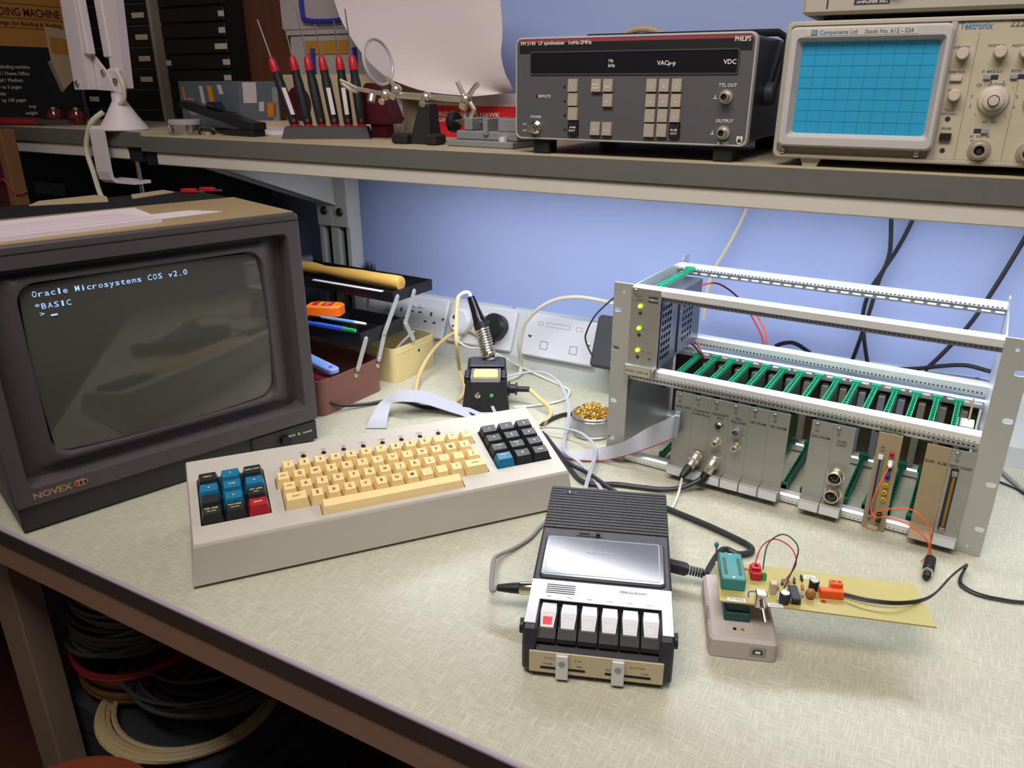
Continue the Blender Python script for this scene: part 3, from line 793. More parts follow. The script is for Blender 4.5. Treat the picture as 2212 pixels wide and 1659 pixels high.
def perforated(b, a0, a1, c0, c1, holes, plane, t0, t1):
    """plate (a, c) with rectangular holes, cut cell by cell, thickness t0..t1"""
    us = sorted({a0, a1} | {q for h in holes for q in h[:2]}); vs = sorted({c0, c1} | {q for h in holes for q in h[2:]}); f = b._map(plane)
    def hole(u, v): return u < a0 or u > a1 or v < c0 or v > c1 or any(h[0] < u < h[1] and h[2] < v < h[3] for h in holes)
    for i in range(len(us) - 1):
        for j in range(len(vs) - 1):
            u0, u1, v0, v1 = us[i], us[i + 1], vs[j], vs[j + 1]; uc, vc = (u0 + u1) / 2, (v0 + v1) / 2
            if hole(uc, vc): continue
            Q = [(u0, v0), (u1, v0), (u1, v1), (u0, v1)]
            b.add([f(*q, t0) for q in Q] + [f(*q, t1) for q in Q], [(3, 2, 1, 0), (4, 5, 6, 7)])
            for (p, q, du, dv) in ((Q[0], Q[1], 0, -1), (Q[1], Q[2], 1, 0), (Q[2], Q[3], 0, 1), (Q[3], Q[0], -1, 0)):
                if hole(uc + du * ((u1 - u0) / 2 + .01), vc + dv * ((v1 - v0) / 2 + .01)):
                    b.add([f(*p, t0), f(*q, t0), f(*q, t1), f(*p, t1)], [(0, 1, 2, 3)])
    return b
# ================================================================== card rack
mat('label_grey', '#a8a593', .6)
mat('psu_blue', '#565a6a', .4, .5, var=.06, vscale=20)
mat('led_lime', '#c8ff30', .3, emit='#b8f020', es=1.6)
mat('backplane', '#4a4030', .6, var=.2, vscale=60)
mat('connector_beige', '#8d8574', .5, var=.08)
mat('connector_grey', '#8a8c96', .5)
mat('board_green', '#2c4a35', .5, var=.15, vscale=80)
mat('acrylic', '#b9c4d6', .12, trans=.75, ior=1.2, alpha=.55)
mat('gold_pin', '#b58a3a', .3, .9)
mat('flange_grey', '#b6b7b3', .45, .45, var=.03, vscale=8)
RKX, RKY, RKT = -370.79, 961.13, -0.05423
RLOC = (RKX, RKY, 0)
def rackP(u, v, w_):
    c, s = math.cos(RKT), math.sin(RKT); return Vector((RKX + c * u - s * v, RKY + s * u + c * v, w_))
rk = thing('card_rack', 'open aluminium card rack with green card guides and two tiers of rails', 'card rack', RLOC, RKT)
H6 = 265.9
def oval(side): return [(side(7), 35, 5.2, 3.4), (side(7), 93.5, 5.2, 3.4), (side(7), 172.7, 5.2, 3.4), (side(7), 228.3, 5.2, 3.4), (side(14.6), 254, 2.0, 2.0)]
MB().plate_with_holes(0, 27.5, 0.3, H6, oval(lambda a: a), 'xz', -3, 0).build('mounting_flange', 'flange_grey', rk, smooth=0)
MB().plate_with_holes(455, 482.6, 0.3, H6, [(475.6, 35, 5.2, 3.4), (475.6, 93.5, 5.2, 3.4), (475.6, 172.7, 5.2, 3.4), (475.6, 228.3, 5.2, 3.4), (468, 10, 2, 2), (468, 254, 2, 2)], 'xz', -3, 0).build('mounting_flange', 'flange_grey', rk, smooth=0)
MB().slab([(0.1, 1), (213, 1), (213, 268), (190, 268), (186, 264), (0.1, 264)], 'yz', 25.8, 27.4).build('side_panel', 'alu', rk, smooth=0)
MB().slab([(0.1, 1), (213, 1), (213, 268), (190, 268), (186, 264), (0.1, 264)], 'yz', 455.2, 456.8).build('side_panel', 'alu', rk, smooth=0)
def rail(v0, v1, w0, w1, m='alu_bright', ch=1.5):
    return MB().slab([(v0 + ch, w0), (v1, w0), (v1, w1), (v0 + ch * 1.6, w1), (v0, w1 - ch * 1.6), (v0, w0 + ch)][::-1], 'yz', 27.5, 455.1).build('rail', m, rk, smooth=0)
rail(1, 14, 252, 263.5)
rail(1, 14, 136.5, 149.5)
rail(1, 14, 2, 14.6)
rail(166, 180, 254, 262.5); rail(166, 180, 139, 154); rail(166, 180, 120, 133, 'alu'); rail(166, 180, 2, 14)
def lip(v0, v1, w0, w1, m='alu'): MB().box(27.5, 455.1, v0, v1, w0, w1).build('threaded_strip', m, rk, smooth=0)
lip(3, 12, 246.6, 251.9, 'strip_dark'); lip(3, 12, 129, 136.3)
lip(168, 180, 247, 253.8, 'strip_dark')
# slot rows: small dark perforations in every rail, joined row by row
def slots(v, w0, w1, pitch, wd, m='slot_dark', u0=32, u1=452, name='perforation_row'):
    b = MB(); u = u0
    while u < u1: b.box(u, u + wd, v - .25, v + .1, w0, w1); u += pitch
    b.build(name, m, rk, kind='stuff', smooth=0)
slots(2.95, 248.6, 250.4, 5.08, 3.2); slots(2.95, 132.6, 134.4, 5.08, 3.2)
slots(167.9, 249.4, 251.6, 15.24, 10, 'white'); slots(165.9, 141.5, 143.5, 5.08, 2.2); slots(165.9, 256, 257.4, 5.08, 2.2); slots(165.9, 126, 128.5, 15.24, 10, 'white')
slots(.95, 139, 140.4, 5.08, 2.6, 'zinc'); slots(.95, 5, 6.2, 5.08, 2.6, 'zinc')
# card guides
def guide_mesh():
    b = MB(); b.box(-3.2, -1.9, 14, 166, 0, 6).box(1.9, 3.2, 14, 166, 0, 6); b.box(-1.9, 1.9, 14, 166, 0, 1.2)
    v = 14
    while v < 160: b.box(-1.9, 1.9, v, v + 1.8, 1.2, 5.2); v += 9.4
    b.box(-6, 6, 158, 169, 1, 8).box(-4.4, 4.4, 14, 20, 0, 7)
    return b
GU = [74, 99.5, 124.5, 150, 175.4, 200.4, 225.6, 250.6, 275.6, 300.6, 326.2, 351, 376.4, 401.8, 426.6]
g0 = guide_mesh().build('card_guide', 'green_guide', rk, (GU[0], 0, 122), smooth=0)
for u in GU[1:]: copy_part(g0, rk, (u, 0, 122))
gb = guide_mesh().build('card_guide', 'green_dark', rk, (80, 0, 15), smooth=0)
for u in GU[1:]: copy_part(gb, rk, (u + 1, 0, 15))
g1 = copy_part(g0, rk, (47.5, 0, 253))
# backplane with its row of edge connectors
MB().box(30, 452, 182, 184, 16, 118).build('backplane_board', 'backplane', rk, smooth=0)
cm_ = ['connector_beige', 'connector_grey']
for i, u in enumerate(GU):
    c_ = MB().cbox(-4.6, 4.6, 168, 181.8, 20, 112, .8).build('edge_connector', cm_[(i * 7 // 3) % 2], rk, (u + 9, 0, 0), smooth=0)
    if i < 9: MB().lathe([(2.2, 0), (2.2, 1.2), (0, 1.4)], (0, 174, 112), (0, 0, 1), 8).build('screw', 'steel', c_)
b = MB(); b.cbox(428, 449, 118, 146, 96, 112, 1); b.build('terminal_block', 'white', rk, smooth=0)
b = MB(); b.box(441, 443.5, 140, 142, 112, 142); b.build('support_strip', 'paper_warm', rk, smooth=0)
# power supply module
ps = thing('power_supply_module', 'grey power supply module with three lit green lights in the rack', 'power module', RLOC, RKT)
MB().cbox(26.6, 68.6, -5.2, -3.2, 139, 263, .4).build('front_panel', 'alu_panel', ps, smooth=0)
hs = [(v, v + 6.2, w_, w_ + 6.4) for v in (5, 14, 23, 32) for w_ in (162, 172, 182, 192, 202, 212, 222, 232)] + [(v, v + 6.2, w_, w_ + 6.4) for v in (86, 97, 108, 119) for w_ in (168, 178, 188, 198, 208, 218, 228)]
b = MB(); perforated(b, 1, 160, 152.5, 246.4, hs, 'yz', 68, 69); b.build('vented_side', 'psu_blue', ps, smooth=0)
MB().box(30, 31, 1, 160, 152.5, 246.4).box(31, 68, 159, 160, 152.5, 246.4).box(31, 68, 1, 159, 245.4, 246.4).box(31, 68, 1, 159, 152.5, 153.5).build('case', 'psu_blue', ps, smooth=0)
MB().box(31.2, 60, 2, 158.8, 153.6, 245.2).build('inner_block', 'black_matt', ps, smooth=0)
MB().box(69.05, 70.6, 64, 68, 158, 242).build('heat_sink_seam', 'post_dark', ps, smooth=0)
MB().lathe([(2.4, 0), (2.4, 1.5), (0, 2)], (69.1, 72, 216), (1, 0, 0), 10).build('screw', 'steel', ps)
MB().lathe([(2.8, 0), (2.8, 1.6), (1.8, 2.4), (0, 2.4)], (32.8, -5.3, 259), (0, -1, 0), 12).build('screw', 'steel', ps)
for w_ in (238.6, 207.9, 176.5):
    MB().lathe([(2.9, 0), (2.7, 2.6), (1.6, 4.2), (0, 4.8)], (40.5, -5.3, w_), (0, -1, 0), 14).build('indicator_light', 'led_lime', ps)
    MB().lathe([(2.3, 0), (2.3, .6), (1.4, .8), (0, .3)], (41, -5.3, w_ - 10), (0, -1, 0), 12).build('test_socket', 'slot_dark', ps)
MB().cyl((58.3, -5.3, 166.5), (58.3, -5.8, 166.5), 2.0, n=12).build('adjuster', 'ink_grey', ps)
MB().box(51.5, 64.5, -5.6, -5.3, 245.6, 253).build('name_badge', 'ink_black', ps, smooth=0)
MB().text('VERO', (58, -5.65, 249.3), h=3.6).build('badge_lettering', 'ink_white', ps, smooth=0)
b = MB()
b.text('Power', (37.5, -5.25, 252), h=2.6).text('Supply', (39, -5.25, 247.5), h=2.4)
for w_, s in ((238, 'V1'), (207.5, 'V2'), (176, 'V3')): b.text(s, (47, -5.25, w_), h=2.2)
b.text('Vcom', (57, -5.25, 175), h=2.2)
for q in ((28, 68, 254.6, 254.8), (28, 68, 244.6, 244.8)): b.box(q[0], q[1], -5.45, -5.3, q[2], q[3])
b.build('lettering', 'ink_grey', ps, smooth=0)
MB().slab([(-5.3, 158), (-16, 158.5), (-18.5, 157), (-20, 144), (-18, 142.5), (-15.5, 154), (-5.3, 154.5)][::-1], 'yz', 28.5, 68.4).build('handle', 'alu_panel', ps, smooth=0)
MB().slab([(-18.8, 156), (-19.1, 156), (-20.3, 144.6), (-20.0, 144.6)], 'yz', 30, 66).build('label_strip', 'label_grey', ps, smooth=0)
MB().text('5V-5A, / ±15V-1A', (47.5, -19.6, 150.3), (1, 0, 0), Vector((0, 1.2, 11.4)), 3.4, 33, lift=.35).build('handle_lettering', 'ink_black', ps, smooth=0)

# plug-in cards
def card(u0, lines, lab, m='alu_panel', handle=True, holes=True, w1=128.4, hw=25.1):
    t = thing('plug_in_card', lab, 'circuit card', RLOC, RKT, 'plug-in cards in the lower tier')
    u1 = u0 + hw
    MB().box(u0, u1, -4.8, -3.2, 1, w1).build('front_panel', m, t, smooth=0)
    if handle:
        MB().slab([(-4.9, 24), (-17.5, 24), (-20, 22.5), (-20, 10.2), (-18.2, 10.2), (-17.2, 20.5), (-4.9, 20.5)][::-1], 'yz', u0 + .4, u1 - .4).build('handle', m, t, smooth=0)
        MB().box(u0 + 1, u1 - 1, -20.35, -20.05, 11, 22).build('handle_insert', 'plate_white' if m == 'alu_panel' else 'handle_pink', t, smooth=0)
    MB().box(u0 + .6, u0 + 2.2, -3.1, 157, 23.2, 121.4).build('circuit_board', 'board_green', t, smooth=0)
    if holes:
        MB().lathe([(2.6, 0), (2.6, 1.5), (1.8, 2.6), (0, 2.7)], (u0 + 6.6, -4.9, w1 - 4.5), (0, -1, 0), 12).build('screw', 'steel', t)
        bb = MB(); bb.ring(circ(u0 + 7, w1 - 13.2, 2.0, 12), circ(u0 + 7, w1 - 13.2, 1.5, 12), 'xz', -5.05, -4.85); bb.text('0V', (u0 + 7, -4.85, w1 - 13.2), h=1.9); bb.build('panel_mark', 'ink_grey', t, smooth=0)
    if lines:
        b = MB(); w_ = w1 - 20.8
        for s in lines: b.text(s, (u0 + 12.4, -4.85, w_), h=3.4, w=min(23, 2.75 * len(s)), bold=.004); w_ -= 5.0
        b.build('lettering', 'ink_black', t, smooth=0)
    return t
mat('handle_pink', '#c7b09c', .5)
k1 = card(99.5, ['6502 CPU'], 'aluminium card lettered 6502 CPU, with the grey ribbon plug')
k2 = card(124.8, ['Cassette', 'Interface'], 'aluminium card lettered Cassette Interface, with a plugged grey lead')
k3 = card(150.1, ['TELETEXT', 'VDU'], 'aluminium card lettered TELETEXT VDU, with a plugged black lead')
k4 = card(175.4, ['PAL', 'ENCODER'], 'aluminium card lettered PAL ENCODER, with two round sockets')
k5 = card(200.7, ['8K SRAM'], 'blank-faced aluminium card lettered 8K SRAM, next to PAL ENCODER')
k6 = card(226.0, ['8K SRAM'], 'blank-faced aluminium card lettered 8K SRAM, next to the open slot')
k7 = card(277.4, ['32K DRAM'], 'aluminium card lettered 32K DRAM, beside the two DIN sockets')
k8 = card(302.7, ['DUAL', 'UART'], 'aluminium card lettered DUAL UART, with two round DIN sockets')
k9 = card(353.2, [], 'bare brown circuit board card with coloured sockets and a long connector', 'tan_panel', handle=False, holes=False, w1=130.5, hw=26)
k10 = card(405.2, ['EXP. SUB'], 'tan card lettered EXP. SUB, with a pinkish handle', 'tan_panel', holes=False)
k11 = card(430.6, ['GPIO INDEX'], 'aluminium card with a long slot and edge connector, last on the right')
F0 = -4.9
def bnc(t, u, w_, nm='coaxial_socket'):
    MB().lathe([(6.2, 0), (6.2, 1.6), (4.8, 1.8), (4.8, 12), (4.2, 13), (2.6, 13), (2.6, 6), (.9, 6), (.9, 9), (0, 9)], (u, F0, w_), (0, -1, 0), 20).build(nm, 'nickel', t)
bnc(k3, 162.3, 70); bnc(k4, 188.4, 69.5)
MB().lathe([(6, 0), (6, 2), (4.4, 3.2), (3.0, 3.2), (3.0, .8), (0, .8)], (162.6, F0, 91), (0, -1, 0), 18).build('jack_ring', 'steel', k3)
MB().lathe([(2.9, 0), (0, .2)], (162.6, F0 - 2.6, 91), (0, -1, 0), 14).build('jack_hole', 'black_matt', k3)
MB().lathe([(6.6, 0), (6.6, 2), (5.2, 2.4), (5.2, 11), (3.8, 11), (3.8, 5), (1.2, 5), (1.2, 8.5), (0, 8.5)], (187.5, F0, 91), (0, -1, 0), 20).build('aerial_socket', 'zinc', k4)
MB().text('RF', (196, -4.85, 86), h=2.2).build('socket_lettering', 'ink_grey', k4, smooth=0)
MB().cbox(103, 110, -12, F0, 82, 101, .6).build('ribbon_header', 'connector_grey', k1, smooth=0)
for u in (314.6,):
    for w_ in (62, 36.5):
        s_ = MB().lathe([(10.5, 0), (10.5, 1.6), (9, 2), (9, 13), (8.4, 14), (7.4, 14), (7.4, 9)], (u, F0, w_), (0, -1, 0), 24, cap=False).build('din_socket', 'nickel', k8)
        MB().cyl((u, F0 - 9, w_), (u, F0 - 9.4, w_), 7.4, n=24).build('socket_face', 'black_matt', s_)
        b = MB()
        for a in (200, 245, 290, 335, 20): b.cyl((u + 4 * math.cos(RZ(a)), F0 - 9.4, w_ + 4 * math.sin(RZ(a))), (u + 4 * math.cos(RZ(a)), F0 - 9.6, w_ + 4 * math.sin(RZ(a))), .8, n=8)
        b.build('pin_holes', 'zinc', s_, kind='stuff')
# bare board furniture
MB().cbox(357.6, 362.6, F0 - 5, F0, 18, 104, .6).build('long_connector', 'connector_grey', k9, smooth=0)
MB().box(358.8, 361.4, F0 - 5.3, F0 - 5, 22, 98).build('connector_slot', 'slot_dark', k9, smooth=0)
MB().cbox(357.5, 363, F0 - 6.2, F0 - 5.1, 98, 105, .5).build('latch', 'white', k9, smooth=0)
MB().lathe([(2.4, 0), (2.4, 1.6), (0, 2)], (360.5, F0, 111), (0, -1, 0), 10).build('screw', 'steel', k9)
mat('socket_yellow', '#c9a713', .4); mat('socket_blue', '#2f2f8f', .4)
for w_, m in ((105.4, 'red_plastic'), (86, 'socket_blue'), (75.5, 'socket_blue'), (64.5, 'socket_yellow'), (54.8, 'socket_yellow'), (45, 'socket_yellow')):
    s_ = MB().lathe([(3.0, 0), (3.0, 3), (2.2, 3.6), (1.2, 3.6), (1.2, 2)], (371.4, F0, w_), (0, -1, 0), 14, cap=False).build('test_socket', m, k9)
MB().lathe([(3.0, 0), (2.8, 7), (1.6, 10), (0, 10.4)], (371.2, F0, 95.5), (.1, -1, -.3), 14).build('probe_plug', 'white', k9)
MB().cbox(368, 373.6, F0 - 7, F0, 14.5, 27, .8).build('black_plug', 'black', k9, smooth=0)
MB().cbox(360, 372, F0 - 2.2, F0 + .1, -.6 + 1.2, 6, .4).build('tape_tab', 'handle_pink', k9, smooth=0)
perf = MB().box(434, 442, F0 - .3, F0 - .02, 20, 105); perf.build('connector_slot', 'slot_dark', k11, smooth=0)
MB().cbox(436.2, 441, F0 - 2.4, F0 - .35, 27, 98, .4).build('edge_connector', 'backplane', k11, smooth=0)
MB().box(437.6, 439.6, F0 - 2.7, F0 - 2.42, 30, 95).build('contact_strip', 'gold_pin', k11, smooth=0)
for w_ in (96, 22): MB().cbox(435.6, 441.4, F0 - 4, F0 - .35, w_, w_ + 6, .5).build('latch', 'connector_beige', k11, smooth=0)
# orange test leads between the bare card's sockets
b = MB()
b.tube([rackP(*q) for q in spl([(371.2, F0 - 10, 93), (364, -30, 66), (362, -34, 45), (368, -38, 36), (384, -46, 44), (405, -52, 44), (425, -52, 32), (434, -48, 8), (428, -50, -0.5 + 1.6)], 8)], .75, 6)
b.build('test_lead', 'cable_orange', None, label='orange test lead from the white probe down to the push button', cat='lead', group='orange test leads')
b = MB()
b.tube([rackP(*q) for q in spl([(371, F0 - 8, 20), (364, -26, 30), (366, -32, 38), (384, -38, 52), (404, -40, 58), (422, -42, 48), (430, -46, 28), (430, -48, 10), (425, -51, 1.6)], 8)], .75, 6)
b.build('test_lead', 'cable_orange', None, label='orange test lead looping from the black plug to the push button', cat='lead', group='orange test leads')
# internal wiring
def wire(name, lab, pts, r, m, cat='wire', group=None, n=8, sides=8, parent=None):
    return MB().tube(spl(pts, n), r, sides).build(name, m, parent, label=lab, cat=cat, group=group)
wire('supply_wire', 'red supply wire arching behind the power module, upper strand', [rackP(66, 150, 236), rackP(85, 185, 235), rackP(118, 200, 210), rackP(150, 205, 166), rackP(160, 205, 140)], 1.3, 'cable_red', group='supply wires behind the rack')
wire('supply_wire', 'orange-red supply wire behind the power module, lower strand', [rackP(66, 150, 215), rackP(95, 190, 216), rackP(135, 205, 196), rackP(158, 207, 165), rackP(164, 205, 140)], 1.3, 'cable_orange', group='supply wires behind the rack')
wire('backplane_wire', 'red wire from the power module into the backplane', [rackP(62, 140, 158), rackP(72, 146, 150), rackP(84, 150, 130), rackP(86, 165, 112)], 1.1, 'cable_red')
wire('backplane_wire', 'black wire from the power module into the backplane', [rackP(60, 130, 157), rackP(74, 136, 147), rackP(88, 142, 128), rackP(90, 165, 108)], 1.6, 'cable_black')

# ribbon cable from the CPU card, twisting down to the bench behind the keyboard
EB = [rackP(107, -14, 66), rackP(96, -26, 60), at(1400, 968, z=34), at(1345, 985, z=16), at(1300, 994, z=5), at(1240, 992, z=3), at(1190, 975, z=3), at(1150, 950, z=3)]
ET = [rackP(107, -14, 98), rackP(96, -26, 93), at(1400, 924, z=58), at(1345, 955, z=37), at(1300, 966, z=20), at(1240, 974, z=9), at(1205, 962, z=3), at(1170, 935, z=3)]
rb = thing('ribbon_cable', 'grey ribbon cable with red edge running from the CPU card to the keyboard', 'ribbon cable', (0, 0, 0))
MB().band(EB, ET, .9).build('band', 'cable_grey', rb, smooth=50)
b = MB(); b.tube([p - Vector((0, 0, .2)) for p in spl(EB, 6)], .8, 6); b.build('red_edge', 'cable_red', rb)
MB().cbox(-4, 4, -3, 3, -17, 17, .8).build('plug', 'connector_grey', rb, rackP(107.5, -15.5, 82), RKT, smooth=0)
# ================================================================== cantilever toolbox
mat('box_brown', '#7b5148', .5, var=.05, vscale=20, bump=.1, bscale=800)
mat('box_cream', '#d9c78f', .5, var=.04, vscale=20, bump=.1, bscale=800)
mat('tray_black', '#1d1d22', .4, var=.1)
mat('strap_steel', '#c9ccce', .4, .6)
mat('hammer_wood', '#cda353', .42, var=.12, vscale=30, stretch=(1, 8, 8))
mat('orange_plastic', '#f2701a', .4); mat('knife_blue', '#8d9fe0', .4); mat('blue_plastic', '#3b5fd8', .35); mat('light_blue', '#6fa4e0', .35)
mat('green_plastic', '#2a9a52', .4); mat('dark_red', '#5d1626', .4); mat('bristle', '#0e0e10', .9)
TBL, TBR = (-835.9, 871.2, 0), -0.0621
tb = thing('toolbox', 'opened cantilever toolbox with brown base, cream lid and black trays', 'toolbox', TBL, TBR)
def openbox(b, x0, x1, y0, y1, z0, z1, t=2.2, r=14):
    O = rrect(x0, x1, y0, y1, r, 4); I = rrect(x0 + t, x1 - t, y0 + t, y1 - t, r - t, 4)
    b.ring(O, I, 'xy', z0, z1); b.slab(I, 'xy', z0, z0 + t)
    return b
openbox(MB(), -192, 0, -6, 144, .3, 62).build('base', 'box_brown', tb)
openbox(MB(), -330, 2, 176, 299, .3, 66).build('lid', 'box_cream', tb)
MB().slab([(2.05, 182), (2.6, 182), (2.6, 294), (2.05, 294)], 'xy', 55, 56).build('lid_groove', 'box_cream', tb, smooth=0)
def tray(y0, y1, z0, z1, divs, nm='tray'):
    b = MB(); x0, x1, t = -330, 0, 1.8
    b.box(x0, x1, y0, y1, z0, z0 + t).box(x0, x1, y0, y0 + t, z0 + t, z1).box(x0, x1, y1 - t, y1, z0 + t, z1).box(x0, x0 + t, y0 + t, y1 - t, z0 + t, z1).box(x1 - t, x1, y0 + t, y1 - t, z0 + t, z1)
    o = b.build(nm, 'tray_black', tb, smooth=0)
    for a, c, p, q in divs: MB().box(a, c, p, q, z0 + t, z1 - 3).build('divider', 'tray_black', o, smooth=0)
tray(96.5, 207, 94.5, 119, [(-328, -2, 150, 151.5), (-60, -58.5, 98.5, 150), (-120, -118.5, 151.5, 205)])
tray(184, 296, 152, 172, [(-328, -2, 240, 241.5), (-38, -36.5, 241.5, 294), (-110, -108.5, 241.5, 294)])
def strap(pts, x=1.5, nm='lift_strap'):
    b = MB(); w_ = 5.0
    for (y0, z0), (y1, z1) in zip(pts[:-1], pts[1:]):
        d = Vector((y1 - y0, z1 - z0)).normalized(); n_ = Vector((-d.y, d.x)) * w_
        poly = []
        for c, s in (((y0, z0), -1), ((y1, z1), 1)):
            for k in range(5):
                a = math.pi * k / 4 - math.pi / 2; v = d * (s * math.cos(a)) * w_ + n_.normalized() * (s * math.sin(a)) * w_
                poly.append((c[0] + v.x, c[1] + v.y))
        b.slab(poly, 'yz', x, x + 1.2)
    o = b.build(nm, 'strap_steel', tb, smooth=0)
    for (y0, z0) in pts: MB().lathe([(2.8, 0), (2.4, 1), (0, 1.4)], (x + 1.25, y0, z0), (1, 0, 0), 12).build('rivet', 'nickel', o)
strap([(184 + 8, 162), (152, 104), (134, 62)], 2.8); strap([(238.5, 162), (209, 108)], 2.8); strap([(209, 108), (229, 72)], 4.3); strap([(99 + 6, 107), (80, 60)], 2.8)
for y in (77, 133): MB().lathe([(4, 0), (3.4, 1.6), (0, 2.2)], (.1, y, 48.5), (1, 0, 0), 14).build('rivet', 'nickel', tb)
MB().cyl((2.05, 246, 46), (2.4, 246, 46), 3, n=10).build('rivet', 'slot_dark', tb)
# contents
hm = thing('hammer', 'hammer with a turned yellow wooden handle lying across the top tray', 'hammer', (0, 0, 0))
h0, h1 = Vector((-826, 1083, 181)), Vector((-1075, 1086, 187)); hd = (h1 - h0).normalized()
MB().lathe([(2, -.6), (8, -.4), (8.4, 0), (12.6, .6), (13.6, 4), (13.8, 16), (12.6, 45), (12.3, 90), (10.8, 130), (8.6, 165), (8.2, 182), (10.5, 205), (10.8, 225), (8, 250)], h0, hd, 20).build('handle', 'hammer_wood', hm)
MB().ring([tuple((4.6 * math.cos(a), 4.6 * math.sin(a))) for a in [2 * math.pi * i / 16 for i in range(16)]], [tuple((3.4 * math.cos(a), 3.4 * math.sin(a))) for a in [2 * math.pi * i / 16 for i in range(16)]], 'yz', 0, .3).build('end_rings', 'card_board', hm, h0 - hd * .8, 0, smooth=0)
hh = h0 + hd * 262
MB().xf(Matrix.Translation(hh)).cbox(-13, 13, -55, 45, -12, 14, 4).build('head', 'steel', hm, smooth=0)
tm = thing('tape_measure', 'orange tape measure with a red label in the middle tray', 'tape measure', (-952, 1021, 119.4), .35)
MB().slab([(-34, -17), (18, -17), (30, -10), (30, 14), (22, 19), (-22, 19), (-34, 8)], 'xy', 0, 22, 3).build('case', 'orange_plastic', tm)
MB().slab(rrect(-24, 14, -13, 13, 5), 'xy', 22, 22.4).build('label', 'red_plastic', tm)
MB().slab(rrect(-13, -6, -11, 11, 1), 'xy', 22.4, 22.6).slab(rrect(15, 19, -11, 11, 1), 'xy', 22.05, 22.3).build('label_bar', 'socket_yellow', tm)
MB().text('5m', (4, 4, 22.5), (1, 0, 0), (0, 1, 0), 6).text('16ft', (4, -6, 22.5), (1, 0, 0), (0, 1, 0), 4).build('lettering', 'white', tm, smooth=0)
def driver(lab, p0, p1, m, tipm, r=4.2):
    t = thing('screwdriver', lab, 'screwdriver', (0, 0, 0)); p0, p1 = Vector(p0), Vector(p1); d = (p1 - p0).normalized(); L = (p1 - p0).length
    MB().lathe([(r * .5, 0), (r, 1), (r, L * .45), (r * .75, L * .55), (r * .95, L * .6), (r * .5, L * .66)], p0, d, 10).build('handle', m, t)
    MB().cyl(p0 + d * L * .66, p1, 1.3, n=8).build('blade', 'steel', t)
    MB().lathe([(r * .3, -L * .22), (r * .8, -L * .2), (r * .9, -.3)], p0, d, 10).build('end_cap', tipm, t)
driver('bright blue screwdriver with green end lying on the middle tray rim', (-862, 962, 123.5), (-985, 957, 124), 'blue_plastic', 'green_plastic', 4.4)
driver('light blue screwdriver with pale end in the middle tray', (-872, 1003, 123), (-985, 996, 123), 'light_blue', 'white', 3.2)
kn = thing('craft_knife', 'pale blue craft knife leaning in the brown toolbox base', 'knife', (0, 0, 0))
k0, k1_ = Vector((-841, 910, 66)), Vector((-985, 945, 74)); kd = (k1_ - k0).normalized()
ks = kd.cross(Vector((0, 0, 1))).normalized()
Mk = Matrix(((kd.x, ks.x, 0, k0.x), (kd.y, ks.y, 0, k0.y), (kd.z, ks.z, 1, k0.z), (0, 0, 0, 1)))
MB().xf(Mk).slab(rrect(0, 130, -11, 11, 8), 'xy', -5, 5, 2).build('body', 'knife_blue', kn)
MB().xf(Mk).slab(rrect(24, 66, -6, 4, 1), 'xy', 5, 5.3).build('label', 'light_blue', kn)
MB().xf(Mk).lathe([(3.4, 0), (3, 1), (0, 1)], (12, -1, 5), (0, 0, 1), 12).build('screw', 'blue_plastic', kn)
MB().cbox(-930, -846, 880, 912, 2.8, 58, 5).build('red_pouch', 'dark_red', None, label='dark red pouch standing in the brown toolbox base', cat='pouch', smooth=0)
br = thing('brush', 'small black brush standing at the back of the top tray', 'brush', (-950, 1150, 154))
MB().slab([(-22, 0), (22, 0), (6, 20), (-14, 18)], 'xz', -9, 9, 2).build('block', 'bristle', br)
b = MB()
for i in range(120):
    x = random.uniform(-16, 8); y = random.uniform(-8, 8); b.cyl((x, y, 17), (x + random.uniform(-5, 4), y + random.uniform(-3, 3), random.uniform(30, 44) - abs(x + 4) * .6), .5, .15, 4)
b.build('bristles', 'bristle', br, kind='stuff')
rl = Matrix.Translation((-840, 1046.5, 172.3)) @ Matrix.Rotation(RZ(178), 4, 'Z')
MB().xf(rl).slab(rrect(0, 168, -4, 4, 2), 'xy', 0, 1.6, .3).build('plastic_strip', 'paper', None, label='thin white plastic strip lying along the top tray front rim', cat='strip')
lf = [Vector((-870 + q[0], 1040 + q[1], q[2] + 2.8)) for q in ((20, 30, 20), (30, 80, 26), (24, 110, 40), (10, 130, 58))]
wire('white_lead', 'short white lead sticking out of the cream toolbox lid', [(-880, 1070, 24), (-868, 1092, 34), (-862, 1120, 52), (-852, 1150, 70)], 2.4, 'cable_white', 'lead')
MB().slab([(-900, 1062), (-846, 1060), (-850, 1105), (-890, 1112)], 'xy', 2.7, 40, 6).build('plastic_bag', 'cable_grey', None, label='crumpled clear-grey plastic bag inside the cream toolbox lid', cat='bag')

# ================================================================== soldering station
mat('station_black', '#1f1f22', .45, var=.1, vscale=60)
mat('sponge', '#d9bb80', .9, var=.3, vscale=60, bump=.9, bscale=250)
mat('led_green_off', '#1f9a4a', .25)
ST = (-640, 998, 0); SR = 0.506
st = thing('soldering_station', 'black soldering station with sponge tray and coiled iron holder', 'soldering station', ST, SR)
b = MB(); b.hexa([(-7, 2, 2), (73, 2, 2), (70, 110, 2), (-4, 110, 2)], [(0, 8, 52), (66, 8, 52), (66, 108, 60), (0, 108, 60)]); b.build('housing', 'station_black', st, smooth=0)
b = MB(); O = rrect(8, 58, 8, 58, 3); I = rrect(11, 55, 11, 55, 2); b.ring(O, I, 'xy', 50, 58.5); b.build('sponge_tray', 'zinc', st, smooth=0)
MB().slab(rrect(12, 54, 12, 46, 3), 'xy', 52.4, 62, 2).build('sponge', 'sponge', st)
